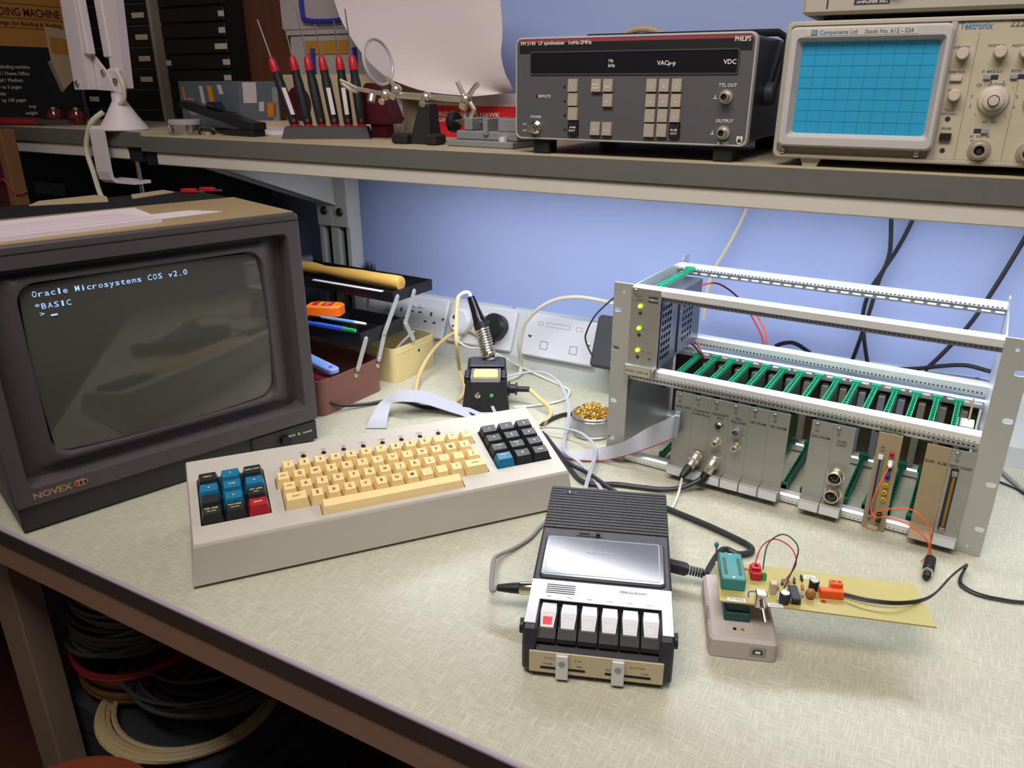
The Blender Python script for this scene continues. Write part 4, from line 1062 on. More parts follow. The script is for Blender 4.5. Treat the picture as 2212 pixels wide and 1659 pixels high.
for x in (-3, 58.5):
    for i in range(3): MB().cbox(x, x + 10, 16 + i * 12, 24 + i * 12, 44, 60, 2).build('rib', 'black', st, smooth=0)
MB().cbox(4, 64, 60, 106, 59, 63, 1.5).build('holder_block', 'charcoal', st, smooth=0)
MB().lathe([(5, 0), (5, 1.5), (3.6, 2.2), (2.2, 2.2)], (20, 5, 30), (0, -1, .12), 14).build('switch_collar', 'chrome', st)
MB().cyl((20, 3, 30.2), (20, -7, 33), 1.6, 2.2, 10).build('switch_lever', 'chrome', st)
MB().lathe([(3.6, 0), (3.4, 2.4), (1.8, 4), (0, 4.4)], (43, 5.2, 29), (0, -1, .12), 14).build('indicator', 'led_green_off', st)
b = MB(); b.lathe([(12, 0), (12, 2.5), (8, 3), (8, 12), (11, 12.5), (11, 15), (5, 15.5), (4.8, 36), (4, 37)], (71, 40, 28), (1, -.1, 0), 18); b.build('cable_plug', 'black', st)
for x in (8, 58):
    for y in (14, 98): MB().cyl((x, y, 0), (x, y, 2.1), 5, n=10).build('rubber_foot', 'black_matt', st)
# coil holder and iron share one leaning axis
c0 = Vector((-650, 1096, 63.5)); c1 = Vector((-675, 1106, 122)); ca = (c1 - c0).normalized(); cs = ca.orthogonal().normalized(); ct = ca.cross(cs); CLn = (c1 - c0).length
ch = thing('iron_holder', 'coiled steel holder standing on the soldering station', 'holder', (0, 0, 0))
pts = []
for i in range(11 * 16 + 1):
    a = 2 * math.pi * i / 16; k = i / (11 * 16); r = 11.5 - 1.5 * k * 0; pts.append(c0 + ca * (3 + (CLn - 12) * k) + (cs * math.cos(a) + ct * math.sin(a)) * r)
MB().tube(pts, 1.9, 6).build('coil', 'chrome', ch)
MB().lathe([(11.2, 0), (12.6, .5), (12.6, 11), (11, 12), (10, 12), (10, 0)], c1 - ca * 9, ca, 22, cap=False).build('collar', 'black', ch)
MB().lathe([(9, -2), (9, 2), (6, 3)], c0, ca, 16).build('spring_foot', 'zinc', ch)
si = thing('soldering_iron', 'soldering iron with a tapered black handle resting in the coil holder', 'soldering iron', (0, 0, 0))
i1 = Vector((-697, 1113, 163)); ia = (i1 - c1).normalized()
MB().lathe([(10.4, -6), (12, 0), (12, 4), (11, 6), (8.6, 24), (7.2, 44), (6.6, 50), (5.2, 51)], c1, ia, 18).build('handle', 'black_gloss', si)
MB().lathe([(2.4, -40), (2.4, -6)], c1, ia, 12).build('barrel', 'steel', si)
ie = c1 + ia * 51
MB().tube(spl([ie, ie + ia * 6 + Vector((-2, 0, 1)), ie + Vector((-12, -6, 6)), ie + Vector((-20, -10, -2))], 6), 3.4, 10).build('strain_relief', 'cable_white', si)
def pxpath(L): return [at(p[0], p[1], z=p[2]) for p in L]
MB().tube(spl([ie + Vector((-20, -10, -2))] + [at(986, 690, t=1330), at(986, 745, t=1320), at(993, 800, z=34), at(1004, 836, z=24), at(998, 858, z=12), at(985, 868, z=4), at(980, 874, z=4)], 8), 3.6, 8).build('iron_cable', 'cable_tan', si)
wire('tan_cable', 'tan cable looping on the bench between toolbox and soldering station', pxpath([(1042, 770, 30), (1040, 745, 50), (1030, 722, 62), (1005, 714, 64), (975, 722, 62), (940, 752, 48), (912, 795, 24), (899, 838, 6), (902, 872, 3.4)]), 3.6, 'cable_tan', 'cable')
pe = Matrix.Translation(ST) @ Matrix.Rotation(SR, 4, 'Z') @ Vector((107.5, 36.4, 28))
wire('plug_cable', 'tan cable curving from the soldering station plug behind the keypad', [pe, at(1165, 861, z=22), at(1186, 880, z=14), at(1190, 895, z=8), at(1178, 912, z=4), at(1160, 925, z=3.7)], 3.6, 'cable_tan', 'cable')

# ================================================================== tin of brass wool
mat('tin_steel', '#b9bbbd', .3, .9)
tin = thing('brass_wool_tin', 'round silver tin beside the rack foot', 'tin', (-424, 1029, 0))
MB().lathe([(30, 0), (32, 1.2), (32, 4), (31, 5), (31, 7), (32, 8), (32, 29), (31.2, 30), (32.6, 31.5), (32.6, 34), (31.6, 35.2), (30.2, 35.2), (29.6, 34), (29.6, 4), (0, 4)], (0, 0, .1), (0, 0, 1), 40, cap=False).build('body', 'tin_steel', tin)
b = MB()
for i in range(1300):
    a = random.uniform(0, 2 * math.pi); rr = 27 * math.sqrt(random.random()); hz = 26 + 23 * (1 - (rr / 29) ** 2) * random.uniform(.3, 1.0)
    c = Vector((rr * math.cos(a), rr * math.sin(a), hz)); d = Vector((random.gauss(0, 1), random.gauss(0, 1), random.gauss(0, .7))).normalized(); q = d.orthogonal().normalized(); r = random.uniform(1.8, 3.6); ph = random.uniform(0, 6)
    b.tube([c + (d * math.cos(ph + k * .75) + q * math.sin(ph + k * .75)) * r + Vector((0, 0, k * .25)) for k in range(8)], .36, 3)
b.build('brass_wool', 'brass', None, (-424, 1029, 0), label='curly gold brass wool heaped in the silver tin', cat='brass wool', kind='stuff')

# ================================================================== programmer and its adaptor board
mat('prog_grey', '#b3a9a4', .45, bump=.1, bscale=1200)
mat('prog_side', '#a39a95', .45)
mat('fibre', '#ab9f5e', .4, var=.06, vscale=20)
mat('cap_black', '#202028', .3); mat('cap_brown', '#a06a32', .35); mat('film_box', '#b9ad97', .4); mat('term_orange', '#e2561a', .35)
PG = (-121.9, 613.3, 0); PR = 0.3395
pg = thing('chip_programmer', 'small grey box chip programmer with a teal socket', 'chip programmer', PG, PR)
MB().slab(rrect(0, 64, 0, 105.6, 5), 'xy', .4, 22.8, 3.0, .5).build('case', 'prog_grey', pg)
MB().cbox(15, 40, 27, 92, 22.9, 33, 1).build('chip_socket', 'teal_dark', pg, smooth=0)
b = MB()
for i in range(6): b.box(-.2, 2.5, 30 + i * 3.4, 31.4 + i * 3.4, 12, 23.05)
b.build('grip_ridges', 'prog_side', pg, kind='stuff', smooth=0)
MB().box(38, 53, -.35, .3, 5.5, 15.8).build('usb_shell', 'steel', pg, smooth=0)
MB().slab([(41, 8), (50, 8), (50, 12), (48.4, 13.6), (42.6, 13.6), (41, 12)], 'xz', -.6, -.36).build('usb_mouth', 'slot_dark', pg, smooth=0)
MB().box(43, 48, -.85, -.62, 9.4, 12).build('usb_tongue', 'white', pg, smooth=0)
for x, m in ((24.5, 'led_dark_red'), (32, 'cap_brown')): MB().lathe([(1.9, 0), (1.6, .8), (0, 1.1)], (x, 15.5, 22.8), (0, 0, 1), 12).build('indicator', m, pg)
pc = thing('adaptor_board', 'long tan prototype circuit board raised above the programmer', 'circuit board', PG, PR)
Z0 = 49.2; Z1 = 50.8
MB().add([(8, 20, Z0), (56, 20, Z0), (202, 13.5, Z0), (202.5, 78, Z0), (60, 86.5, Z0), (9, 86.5, Z0), (8, 20, Z1), (56, 20, Z1), (202, 13.5, Z1), (202.5, 78, Z1), (60, 86.5, Z1), (9, 86.5, Z1)],
         [(5, 4, 3, 2, 1, 0), (6, 7, 8, 9, 10, 11)] + [(i, (i + 1) % 6, 6 + (i + 1) % 6, 6 + i) for i in range(6)]).build('board', 'fibre', pc, smooth=0)
MB().cbox(18, 37, 30, 88, 33.2, Z0 - .1, .6).build('pin_header', 'teal_dark', pc, smooth=0)
zs = MB().cbox(10.5, 33.5, 38, 84, Z1, 64.5, 1).build('chip_socket', 'teal_socket', pc, smooth=0)
for x in (13.2, 27.2): MB().box(x, x + 3.6, 45, 74, 64.5, 64.75).build('socket_slot', 'teal_dark', zs, smooth=0)
for y in (41, 81): MB().lathe([(1.4, 0), (1.4, .2), (0, .25)], (22, y, 64.5), (0, 0, 1), 10).build('screw', 'steel', zs)
MB().cyl((8.6, 80, 60), (8.2, 84, 70), .9, n=8).build('lever', 'steel', zs); MB().ball((8.2, 84.6, 72), 2.4, 2.4, 3.6).build('lever_knob', 'teal_socket', zs)
rd = MB().cbox(41, 52, 58, 75, Z1, 60, 1.2).build('red_clip', 'red_plastic', pc, smooth=0)
b = MB(); b.ring(rrect(42, 51, 62, 72, 2), rrect(44.5, 48.5, 65, 69, 1), 'xy', 60, 63); b.build('clip_loop', 'red_plastic', rd, smooth=0)
MB().lathe([(2.6, 0), (2.5, 6), (1.4, 8), (0, 8.4)], (54.5, 62, Z1), (0, 0, 1), 12).build('green_light', 'green_plastic', pc)
tg = MB().cbox(40.5, 51, 16, 27, Z1 - 2, 64, 1).build('toggle_switch', 'chrome', pc, smooth=0)
MB().cyl((45.7, 16, 59), (45.9, 8, 55.5), 2.6, n=12).build('switch_bush', 'chrome', tg); MB().cyl((45.9, 8, 55.5), (47.6, -3, 48.5), 1.2, 1.6, 10).build('switch_lever', 'chrome', tg)
def can(u, v, r, h): 
    c_ = MB().lathe([(r * .9, 0), (r, .6), (r, h - .8), (r * .85, h)], (u, v, Z1), (0, 0, 1), 18).build('capacitor', 'cap_black', pc)
    MB().cyl((u, v, Z1 + h), (u, v, Z1 + h + .15), r * .8, n=16).build('can_top', 'steel', c_)
can(68.6, 27, 5, 11.5); can(100.5, 53, 4.8, 11)
dc = MB().cbox(75, 83.4, 24, 47, Z1 + 2, Z1 + 7.5, .8).build('chip', 'black', pc, smooth=0)
for i in range(8):
    for x in (74.3, 83.4): MB().box(x, x + .7, 25.4 + i * 2.7, 26.6 + i * 2.7, Z1, Z1 + 4.6).build('pin', 'steel', dc, smooth=0)
MB().cbox(57, 63.5, 38, 46, Z1, Z1 + 12, .6).build('film_capacitor', 'film_box', pc, smooth=0)
MB().ball((94.5, 38, Z1 + 5.5), 5.2, 4.2, 5.5).build('tantalum_capacitor', 'cap_brown', pc)
to = MB().slab([(104, 40), (126, 40), (126, 47), (104, 47)], 'xy', Z1, Z1 + 9, .8).build('terminal_block', 'term_orange', pc, smooth=0)
MB().cbox(114.5, 126, 47.1, 55, Z1, Z1 + 13, .8).build('terminal_step', 'term_orange', to, smooth=0)
for x in (117.5, 123): MB().cyl((x, 51, Z1 + 13), (x, 51, Z1 + 13.15), 1.5, n=10).build('wire_hole', 'slot_dark', to)
for u, v, a, m in ((88, 41, 1.45, 'connector_grey'), (90, 52, 1.5, 'cap_brown'), (72, 58, 1.3, 'cap_black'), (66, 50, 1.5, 'cap_brown'), (84, 62, 1.4, 'cap_black'), (62, 57, 1.2, 'socket_yellow'), (92, 68, 1.57, 'cap_black'), (64, 30, 1.4, 'cable_grey'), (78, 56, 1.5, 'cap_brown')):
    MB().lathe([(.4, -5.4), (.4, -3), (1.5, -2.8), (1.5, 2.8), (.4, 3), (.4, 5.4)], (u, v, Z1 + 1.8), (math.cos(a), math.sin(a), .25), 8).build('resistor', m, pc)
for u, v, s, wd in ((101, 74, 'Vpp', 11), (60, 21, '25/50V', 14), (24, 24, '2716/32', 17)):
    l_ = MB().box(u - wd / 2, u + wd / 2, v - 2.6, v + 2.6, Z1, Z1 + .2).build('paper_label', 'white', pc, smooth=0)
    MB().text(s, (u, v, Z1 + .22), (1, 0, 0), (0, 1, 0), 2.6, wd - 3).build('lettering', 'ink_grey', l_, smooth=0)
MB().slab(circ(106.5, 35, 2.4, 12), 'xy', Z1, Z1 + .25).build('red_mark', 'red_plastic', pc)
MB().slab(circ(39, 77, 2.6, 10), 'xy', Z1, Z1 + .25).build('pink_mark', 'red_plastic', pc)
def pgP(u, v, w_):
    c, s = math.cos(PR), math.sin(PR); return Vector((PG[0] + c * u - s * v, PG[1] + s * u + c * v, w_))
MB().tube(spl([(45, 68, 62), (52, 80, 78), (66, 88, 83), (82, 84, 76), (86, 74, 64), (74, 62, Z1)], 8), .7, 6).build('red_wire', 'cable_red', pc)
MB().tube(spl([(53, 65, 60), (58, 82, 80), (74, 92, 87), (88, 86, 78), (84, 72, 64), (72, 50, Z1)], 8), .7, 6).build('black_wire', 'cable_black', pc)
MB().tube(spl([(36, 30, Z1), (36, 30, 57), (42, 26, 61), (45, 27, 63)], 6), .6, 6).build('blue_wire', 'blue_plastic', pc)
tw = [pgP(126, 43, Z1 + 4)] + [at(1880, 1299, z=57), at(1950, 1304, z=56), at(2010, 1290, z=46), at(2056, 1245, z=26), at(2085, 1223, z=14), at(2084, 1230, z=4), at(2074, 1250, z=2), at(2078, 1266, z=2), at(2110, 1284, z=2), at(2160, 1296, z=2), at(2230, 1303, z=2), at(2420, 1300, z=2), at(2700, 1260, z=2)]
wp = thing('twin_wire', 'black twin wire curving from the orange terminal block off to the right', 'wire', (0, 0, 0))
for o in (-1.3, 1.3): MB().tube([p_ + Vector((0, 0, o * .6 + .8)) + Vector((o * .5, o * .6, 0)) for p_ in spl(tw, 8)], 1.2, 6).build('strand', 'cable_black', wp)
pb = thing('push_button', 'small black push button lying by the rack corner', 'push button', (0, 0, 0))
q0, q1 = Vector((60, 890, 6.2)), Vector((57, 845, 6.2)); qd = (q1 - q0).normalized()
MB().lathe([(5.2, 0), (6, .8), (6, 24), (5.2, 25), (5.2, 29), (4, 29.5)], q0, qd, 18).build('body', 'black', pb)
MB().lathe([(6.0, 0), (6.0, 3), (4, 3.4)], q0 + qd * 29.6, qd, 6).build('nut', 'nickel', pb)
MB().lathe([(4.2, 0), (4.2, 8), (3.4, 9.5), (0, 9.6)], q0 + qd * 33.2, qd, 16).build('plunger', 'black', pb)
for s in (-2, 2): MB().cyl(q0 + Vector((s, 0, 0)), q0 + Vector((s * 1.3, 8, 0)), .6, n=6).build('terminal', 'gold_pin', pb)
S1, S2 = SHELF, 439.0       # right and left shelf tops
YF = 900.0                  # instrument fronts
def cq(a, b_, y=YF - .6): p_ = at(1100 + a / 3.568, b_ / 3.568, y=y); return p_.x, p_.z
def eq(a, b_, y=YF - .6): p_ = at(1592 + a / 3.568, b_ / 3.568, y=y); return p_.x, p_.z
# ================================================================== function generator
mat('synth_panel', '#58575b', .42, .2, var=.04, vscale=10)
mat('synth_case', '#232227', .35, bump=.1, bscale=900)
mat('synth_key', '#9a8f82', .45)
mat('display_dark', '#15141c', .12)
mat('maroon_band', '#8a3b48', .4)
sy = thing('signal_generator', 'dark grey signal generator with keypad and chrome-edged front', 'signal generator', (0, 0, 0))
SX0, SX1, SZ0, SZ1 = -493.0, -201.5, 450.5, 568.0
def xz(x0, x1, z0, z1, r, y, n=5): return [(p[0], y, p[1]) for p in rrect(x0, x1, z0, z1, r, n)]
b = MB(); b.loft([xz(SX0 + 3, SX1 - 3, SZ0 + 3, SZ1 - 2, 6, 1165), xz(SX0 + 3, SX1 - 3, SZ0 + 3, SZ1 - 2, 6, YF + 6)]); b.build('case', 'synth_case', sy)
b = MB(); b.loft([xz(SX0, SX1, SZ0, SZ1, 9, YF + 8), xz(SX0, SX1, SZ0, SZ1, 9, YF + 1), xz(SX0 + 1, SX1 - 1, SZ0 + 1, SZ1 - 1, 8, YF - .8), xz(SX0 + 2.2, SX1 - 2.2, SZ0 + 2.2, SZ1 - 2.2, 7, YF - .8), xz(SX0 + 2.6, SX1 - 2.6, SZ0 + 2.6, SZ1 - 2.6, 7, YF + 1)], True, False); b.build('chrome_rim', 'rim_chrome', sy)
b = MB(); b.slab(rrect(SX0 + 2.4, SX1 - 2.4, SZ0 + 2.4, SZ1 - 2.4, 7), 'xz', YF - .2, YF + 4); b.build('front_panel', 'synth_panel', sy)
x0, zt = cq(70, 310); x1, _ = cq(1900, 300)
MB().box(SX0 + 6, SX1 - 5, YF - .5, YF - .25, 549.5, 561.5).build('name_band', 'black', sy, smooth=0)
MB().box(SX0 + 6, SX1 - 5, YF - .5, YF - .25, 561.6, 565.2).build('maroon_band', 'maroon_band', sy, smooth=0)
dx0, dz1 = cq(170, 410); dx1, dz0 = cq(1755, 560)
b = MB(); b.ring(rrect(dx0 - 1.5, dx1 + 1.5, dz0 - 1.5, dz1 + 1.5, 3), rrect(dx0, dx1, dz0, dz1, 2.4), 'xz', YF - 1.6, YF - .25); b.build('display_frame', 'charcoal', sy, smooth=0)
b = MB(); b.slab(rrect(dx0, dx1, dz0, dz1, 2.4), 'xz', YF - .7, YF - .25); b.build('display_window', 'display_dark', sy)
b = MB()
def lab(bld, f, a, c, s, h, al='c', w=None, y=YF - .75): x, z = f(a, c); MB().text(s, (x, y, z), h=h, align=al, w=w).build('panel_lettering', 'ink_white', sy, smooth=0)
lab(b, cq, 92, 338, 'PM 5190', 4.0, 'l', cq(203, 338)[0] - cq(92, 338)[0]); lab(b, cq, 228, 333, 'LF synthesizer', 4.0, 'l', cq(430, 333)[0] - cq(228, 333)[0]); lab(b, cq, 458, 328, '1mHz-2MHz', 4.0, 'l', cq(636, 328)[0] - cq(458, 328)[0]); lab(b, cq, 1866, 295, 'PHILIPS', 4.8, 'r', cq(1866, 295)[0] - cq(1743, 295)[0])
lab(b, cq, 786, 466, 'Hz', 3.6); lab(b, cq, 790, 504, 'kHz', 3.6); lab(b, cq, 1212, 483, 'VACp-p', 4.6); lab(b, cq, 1702, 474, 'VDC', 4.8)
lab(b, cq, 272, 742, 'REMOTE', 3.2); lab(b, cq, 208, 900, 'POWER', 3.0); lab(b, cq, 118, 955, 'ON', 2.2); lab(b, cq, 120, 1005, 'OFF', 2.2)
lab(b, cq, 1686, 656, 'TTL OUT', 3.4); lab(b, cq, 1660, 932, 'OUTPUT', 3.4); lab(b, cq, 1646, 1106, 'Ri 50Ω', 3.2)
for a, c in ((1588, 750), (1565, 1025)): x, z = cq(a, c); MB().box(x - 2.4, x + 2.4, YF - .75, YF - .55, z - 1.6, z - .9).box(x - .4, x + .4, YF - .75, YF - .55, z - .9, z + 2.4).build('earth_symbol', 'ink_white', sy, smooth=0)
x, z = cq(1773, 1080)
em = MB(); em.slab([(x - 3.2, z + 4), (x + 3.2, z + 4), (x + 3.2, z - 1.4), (x + 1.8, z - 3.8), (x, z - 4.8), (x - 1.8, z - 3.8), (x - 3.2, z - 1.4)], 'xz', YF - .6, YF - .3); eo = em.build('shield_emblem', 'ink_white', sy, smooth=0)
em = MB(); em.slab(circ(x, z - .8, 2.3, 14), 'xz', YF - .8, YF - .65); em.build('emblem_disc', 'charcoal', eo, smooth=0)
em = MB()
for k in (-.9, .9): em.box(x - 1.7, x + 1.7, YF - 1, YF - .85, z - .9 + k - .15, z - .9 + k + .15)
for sx_, sz_ in ((-1.4, 2.8), (1.2, 2.2), (.2, 3.2)): em.box(x + sx_ - .35, x + sx_ + .35, YF - .85, YF - .65, z + sz_ - .35, z + sz_ + .35)
em.build('emblem_waves', 'charcoal', eo, smooth=0)
def pkey(cx, cz, w_, h_, m, s, lm='ink_white', two=None):
    x0, z0 = cq(cx - w_ / 2, cz + h_ / 2); x1, z1 = cq(cx + w_ / 2, cz - h_ / 2)
    b = MB(); b.loft([[(x0, YF - .3, z0), (x1, YF - .3, z0), (x1, YF - .3, z1), (x0, YF - .3, z1)], [(x0 + .5, YF - 4.6, z0 + .5), (x1 - .5, YF - 4.6, z0 + .5), (x1 - .5, YF - 3.4, z1 - .4), (x0 + .5, YF - 3.4, z1 - .4)]])
    k = b.build('push_key', m, sy, smooth=0)
    xm, zm = (x0 + x1) / 2, (z0 + z1) / 2
    q = MB(); sl = 1.2 / (z1 - z0)
    U = Vector((0, sl, 1))
    if two: q.text(s, (xm, YF - 4.2, zm + .8), U=U, h=2.2, w=(x1 - x0) * .62); q.text(two, (xm, YF - 4.6, zm - 3), U=U, h=2.2, w=(x1 - x0) * .62)
    elif s: q.text(s, (xm, YF - 4.4, zm - 1.5), U=U, h=2.6)
    if s: q.build('key_lettering', lm, k, smooth=0)
for cz, m, s, t2 in ((658, 'synth_key', '~', None), (766, 'synth_key', '~', None), (875, 'synth_key', '~', None), (985, 'black', 'AM', 'EXT')): pkey(496, cz, 80, 102, m, s, 'ink_white', t2)
for cx, cz, s, t2 in ((676, 658, 'INT', 'SWP'), (766, 658, 'FRQ', None), (764, 772, 'AC', None), (667, 990, 'DC', None), (757, 993, '+/-', None)): pkey(cx, cz, 82, 102, 'synth_key', s, 'ink_white', t2)
for r_, (cz, L) in enumerate(((657, '789'), (774, '456'), (890, '123'), (1003, '-.'))):
    for c_, s in enumerate(L): pkey(1102 + 97 * c_ - 7 * r_, cz, 88, 104, 'synth_key', s)
pkey(1276, 1006, 88, 104, 'black', 'RUB', 'ink_white', 'OUT')
for a, c in ((426, 668), (428, 778), (428, 888), (428, 998), (214, 740)): x, z = cq(a, c); MB().lathe([(1.5, 0), (1.3, .8), (0, 1.1)], (x, YF - .3, z), (0, -1, 0), 10).build('indicator', 'led_dark_red', sy)
def coax(t, f, a, c, y, s=1.0):
    x, z = f(a, c)
    o = MB().lathe([(7.4 * s, 0), (7.4 * s, 2), (5 * s, 2.4), (5 * s, 11), (4.4 * s, 12), (3.4 * s, 12), (3.4 * s, 5)], (x, y, z), (0, -1, 0), 22, cap=False).build('coaxial_socket', 'nickel', t)
    MB().lathe([(3.4 * s, 5), (1.6 * s, 5.2), (1.6 * s, 9), (0, 9)], (x, y, z), (0, -1, 0), 16).build('socket_centre', 'slot_dark', o)
coax(sy, cq, 1672, 748, YF - .3); coax(sy, cq, 1650, 1024, YF - .3)
x, z = cq(206, 982); MB().lathe([(8, 0), (8, 1.4), (6.6, 2.2), (6.6, 4), (5, 5), (5, 15), (4.2, 16), (0, 16)], (x, YF - .3, z), (0, -1, 0), 24).build('power_button', 'chrome', sy)
for x0, m in ((-470, 'black_matt'), (-240, 'black_matt')): MB().cbox(x0, x0 + 22, 905, 930, S1 + .2, SZ0 + 2.9, 1.5).build('foot', m, sy, smooth=0); MB().cbox(x0, x0 + 22, 1120, 1145, S1 + .2, SZ0 + 2.9, 1.5).build('foot', m, sy, smooth=0)
MB().lathe([(13, 0), (13, 8), (11, 10), (0, 10)], (SX1 - 3, 985, 505), (1, 0, 0), 24).build('handle_hub', 'charcoal', sy)
MB().tube([(SX1 + 3, 985, 505), (SX1 + 4, 1010, 535), (SX1 + 4, 1040, 566), (SX1 - 10, 1050, 574), (SX0 + 30, 1050, 574)], 4.5, 10).build('carrying_handle', 'black', sy)
# cream cable coil behind it
MB().tube([(-445 + 62 * math.cos(a), 1216 + 6 * math.sin(3 * a), 531 + 62 * math.sin(a)) for a in [2 * math.pi * i / 40 for i in range(40)]], 4.5, 8, closed=True).build('cable_coil', 'paper_warm', None, label='tan cable coil peeking up behind the signal generator', cat='cable coil')

# ================================================================== oscilloscope
mat('scope_beige', '#a69f92', .45, var=.03, vscale=10)
mat('scope_bezel', '#b1adab', .4, var=.02)
mat('scope_panel', '#aea690', .5, var=.03)
mat('scope_screen', '#2b8fb8', .16, emit='#1f8fc0', es=.06, spec=.6)
mat('scope_grid', '#1d6f93', .4)
mat('scope_knob', '#b9aea0', .45)
mat('knob_shadow_brown', '#6d5f3a', .6)
os_ = thing('oscilloscope', 'beige oscilloscope with a bright blue gridded screen', 'oscilloscope', (0, 0, 0))
OX0, OX1, OZ0, OZ1 = -173.0, 158.0, 441.5, 575.5
MB().cbox(OX0 + 4, OX1 - 4, YF + 18, 1222, OZ0 + 3, OZ1 - 3, 3).build('case', 'scope_beige', os_, smooth=0)
b = MB(); b.loft([xz(OX0, OX1, OZ0, OZ1, 7, YF + 18), xz(OX0, OX1, OZ0, OZ1, 7, YF), xz(OX0 + 1.5, OX1 - 1.5, OZ0 + 1.5, OZ1 - 1.5, 6, YF - 1.5), xz(OX0 + 4, OX1 - 4, OZ0 + 4, OZ1 - 4, 5, YF - 1.5), xz(OX0 + 5, OX1 - 5, OZ0 + 5, OZ1 - 5, 5, YF + 2)], True, True); b.build('front_frame', 'scope_beige', os_)
scx = eq(1560, 700)[0]
MB().cbox(scx - .5, scx + 5, YF - 1.6, YF + 2, OZ0 + 4, OZ1 - 4, .8).build('divider_bar', 'scope_beige', os_, smooth=0)
# screen bezel: raised frame, sloping in to the glass
gx0, gz1 = eq(520, 335); gx1, gz0 = eq(1375, 1040); gx1 += 6
bx0, bz1 = eq(430, 215); bx1, bz0 = eq(1455, 1160); bx1 += 5
b = MB(); b.loft([xz(bx0, bx1, bz0, bz1, 6, YF + 1.9), xz(bx0, bx1, bz0, bz1, 6, YF - 9), xz(bx0 + 2, bx1 - 2, bz0 + 2, bz1 - 2, 5, YF - 11), xz(gx0 - 6, gx1 + 6, gz0 - 5, gz1 + 5, 4, YF - 11), xz(gx0 - 1, gx1 + 1, gz0 - 1, gz1 + 1, 3, YF - 1)], True, False); b.build('screen_bezel', 'scope_bezel', os_, smooth=30)
b = MB(); b.slab(rrect(gx0 - 1, gx1 + 1, gz0 - 1, gz1 + 1, 3), 'xz', YF - 1.2, YF + 1.8); b.build('screen', 'scope_screen', os_)
b = MB()
for i in range(1, 10): x = gx0 + (gx1 - gx0) * i / 10; b.box(x - .13, x + .13, YF - 1.5, YF - 1.25, gz0, gz1)
for i in range(1, 8): z = gz0 + (gz1 - gz0) * i / 8; b.box(gx0, gx1, YF - 1.5, YF - 1.25, z - .09, z + .09)
zc = (gz0 + gz1) / 2
for i in range(50): x = gx0 + (gx1 - gx0) * i / 50; b.box(x - .15, x + .15, YF - 1.5, YF - 1.25, zc - 1.1, zc + 1.1)
b.build('graticule', 'scope_grid', os_, kind='stuff', smooth=0)
lx0, lz = eq(500, 225); lx1, lz2 = eq(1480, 190)
mat('scope_sticker', '#b9b4a0', .5)
MB().box(-152, -50, YF - 11.4, YF - 11.05, bz1 - 8.6, bz1 - 2.2).build('stock_label', 'scope_sticker', os_, smooth=0)
b = MB(); b.box(-147, -141, YF - 11.7, YF - 11.4, bz1 - 8, bz1 - 3.2); b.text('Components Ltd', (-139, YF - 11.45, bz1 - 5.5), h=3.6, w=35, align='l').text('Stock No. 612 - 524', (-97, YF - 11.45, bz1 - 5.5), h=3.6, w=43, align='l')
b.build('label_lettering', 'ink_blue', os_, smooth=0)
MB().text('RS', (-144, YF - 11.75, bz1 - 5.6), h=2.8, w=4).build('label_logo', 'scope_sticker', os_, smooth=0)
for a, c in ((352, 1156), (1382, 1185)): x, z = eq(a, c); MB().lathe([(3.4, 0), (3.2, 1.5), (1.8, 2.4), (0, 2.4)], (x, YF - 1.6, z), (0, -1, 0), 14).build('screw', 'chrome', os_)
MB().box(scx + 5, OX1 - 5, YF + .8, YF + 2.1, OZ0 + 5, OZ1 - 5).build('control_panel', 'scope_panel', os_, smooth=0)
YP = YF + .75
def pq(a, c): return eq(a, c, YP)
b = MB(); x, z = pq(1720, 200); b.text('Tektronix', (x, YP, z), h=6, w=27, align='l'); b.build('maker_lettering', 'ink_blue', os_, smooth=0)
b = MB(); x, z = pq(2110, 182); b.text('2225', (x, YP, z), h=5, w=15, align='l')
b.build('model_lettering', 'ink_grey', os_, smooth=0)
for a, c, s in ((1725, 365, 'INTENSITY'), (1690, 553, 'BEAM FIND'), (1665, 697, 'FOCUS'), (1635, 850, 'TRACE'), (1628, 878, 'ROTATION'), (1615, 990, 'POWER'), (2005, 350, 'POSITION'), (1965, 550, 'X1 MAG X10'), (1945, 940, 'AC   DC'), (1870, 1052, 'AC  GND  DC'), (2190, 350, 'POSITION'), (2150, 545, 'BOTH')): x, z = pq(a, c); MB().text(s, (x, YP, z), h=2.2, w=min(17, 1.7 * len(s))).build('control_lettering', 'ink_grey', os_, smooth=0)
x, z = pq(1960, 655); MB().text('CH 1 VOLTS/DIV', (x, YP, z), h=2.8, w=24).build('control_lettering', 'ink_grey', os_, smooth=0); x, z = pq(1850, 1085); MB().text('CH 1 OR X', (x, YP, z), h=2.2, w=12).build('control_lettering', 'ink_grey', os_, smooth=0)
for q in (((1840, 255), (1700, 1230)), ((2212, 250), (2070, 1240))):
    (xa, za), (xb, zb) = pq(*q[0]), pq(*q[1]); MB().box((xa + xb) / 2 - .15, (xa + xb) / 2 + .15, YP - .2, YP, zb, za).build('panel_divider', 'ink_grey', os_, smooth=0)
for kx_, kz_, kr_ in ((96, 548, 6), (120, 548, 6), (143, 548, 6), (112, 510, 12), (143, 512, 6), (96, 470, 5), (143, 480, 6)): MB().lathe([(kr_ * 1.05, 0), (kr_, .8), (kr_ * .92, 10), (0, 10)], (kx_, YP, kz_), (0, -1, 0), 24).build('knob', 'scope_knob', os_)
def knob(a, c, r, h, m='scope_knob'): x, z = pq(a, c); return MB().lathe([(r * 1.05, 0), (r, .8), (r * .92, h - .8), (r * .8, h), (0, h)], (x, YP, z), (0, -1, 0), 24).build('knob', m, os_), (x, z)
for a, c in ((1740, 415), (2030, 400), (1675, 735), (2230, 400)): knob(a, c, 5.6, 11)
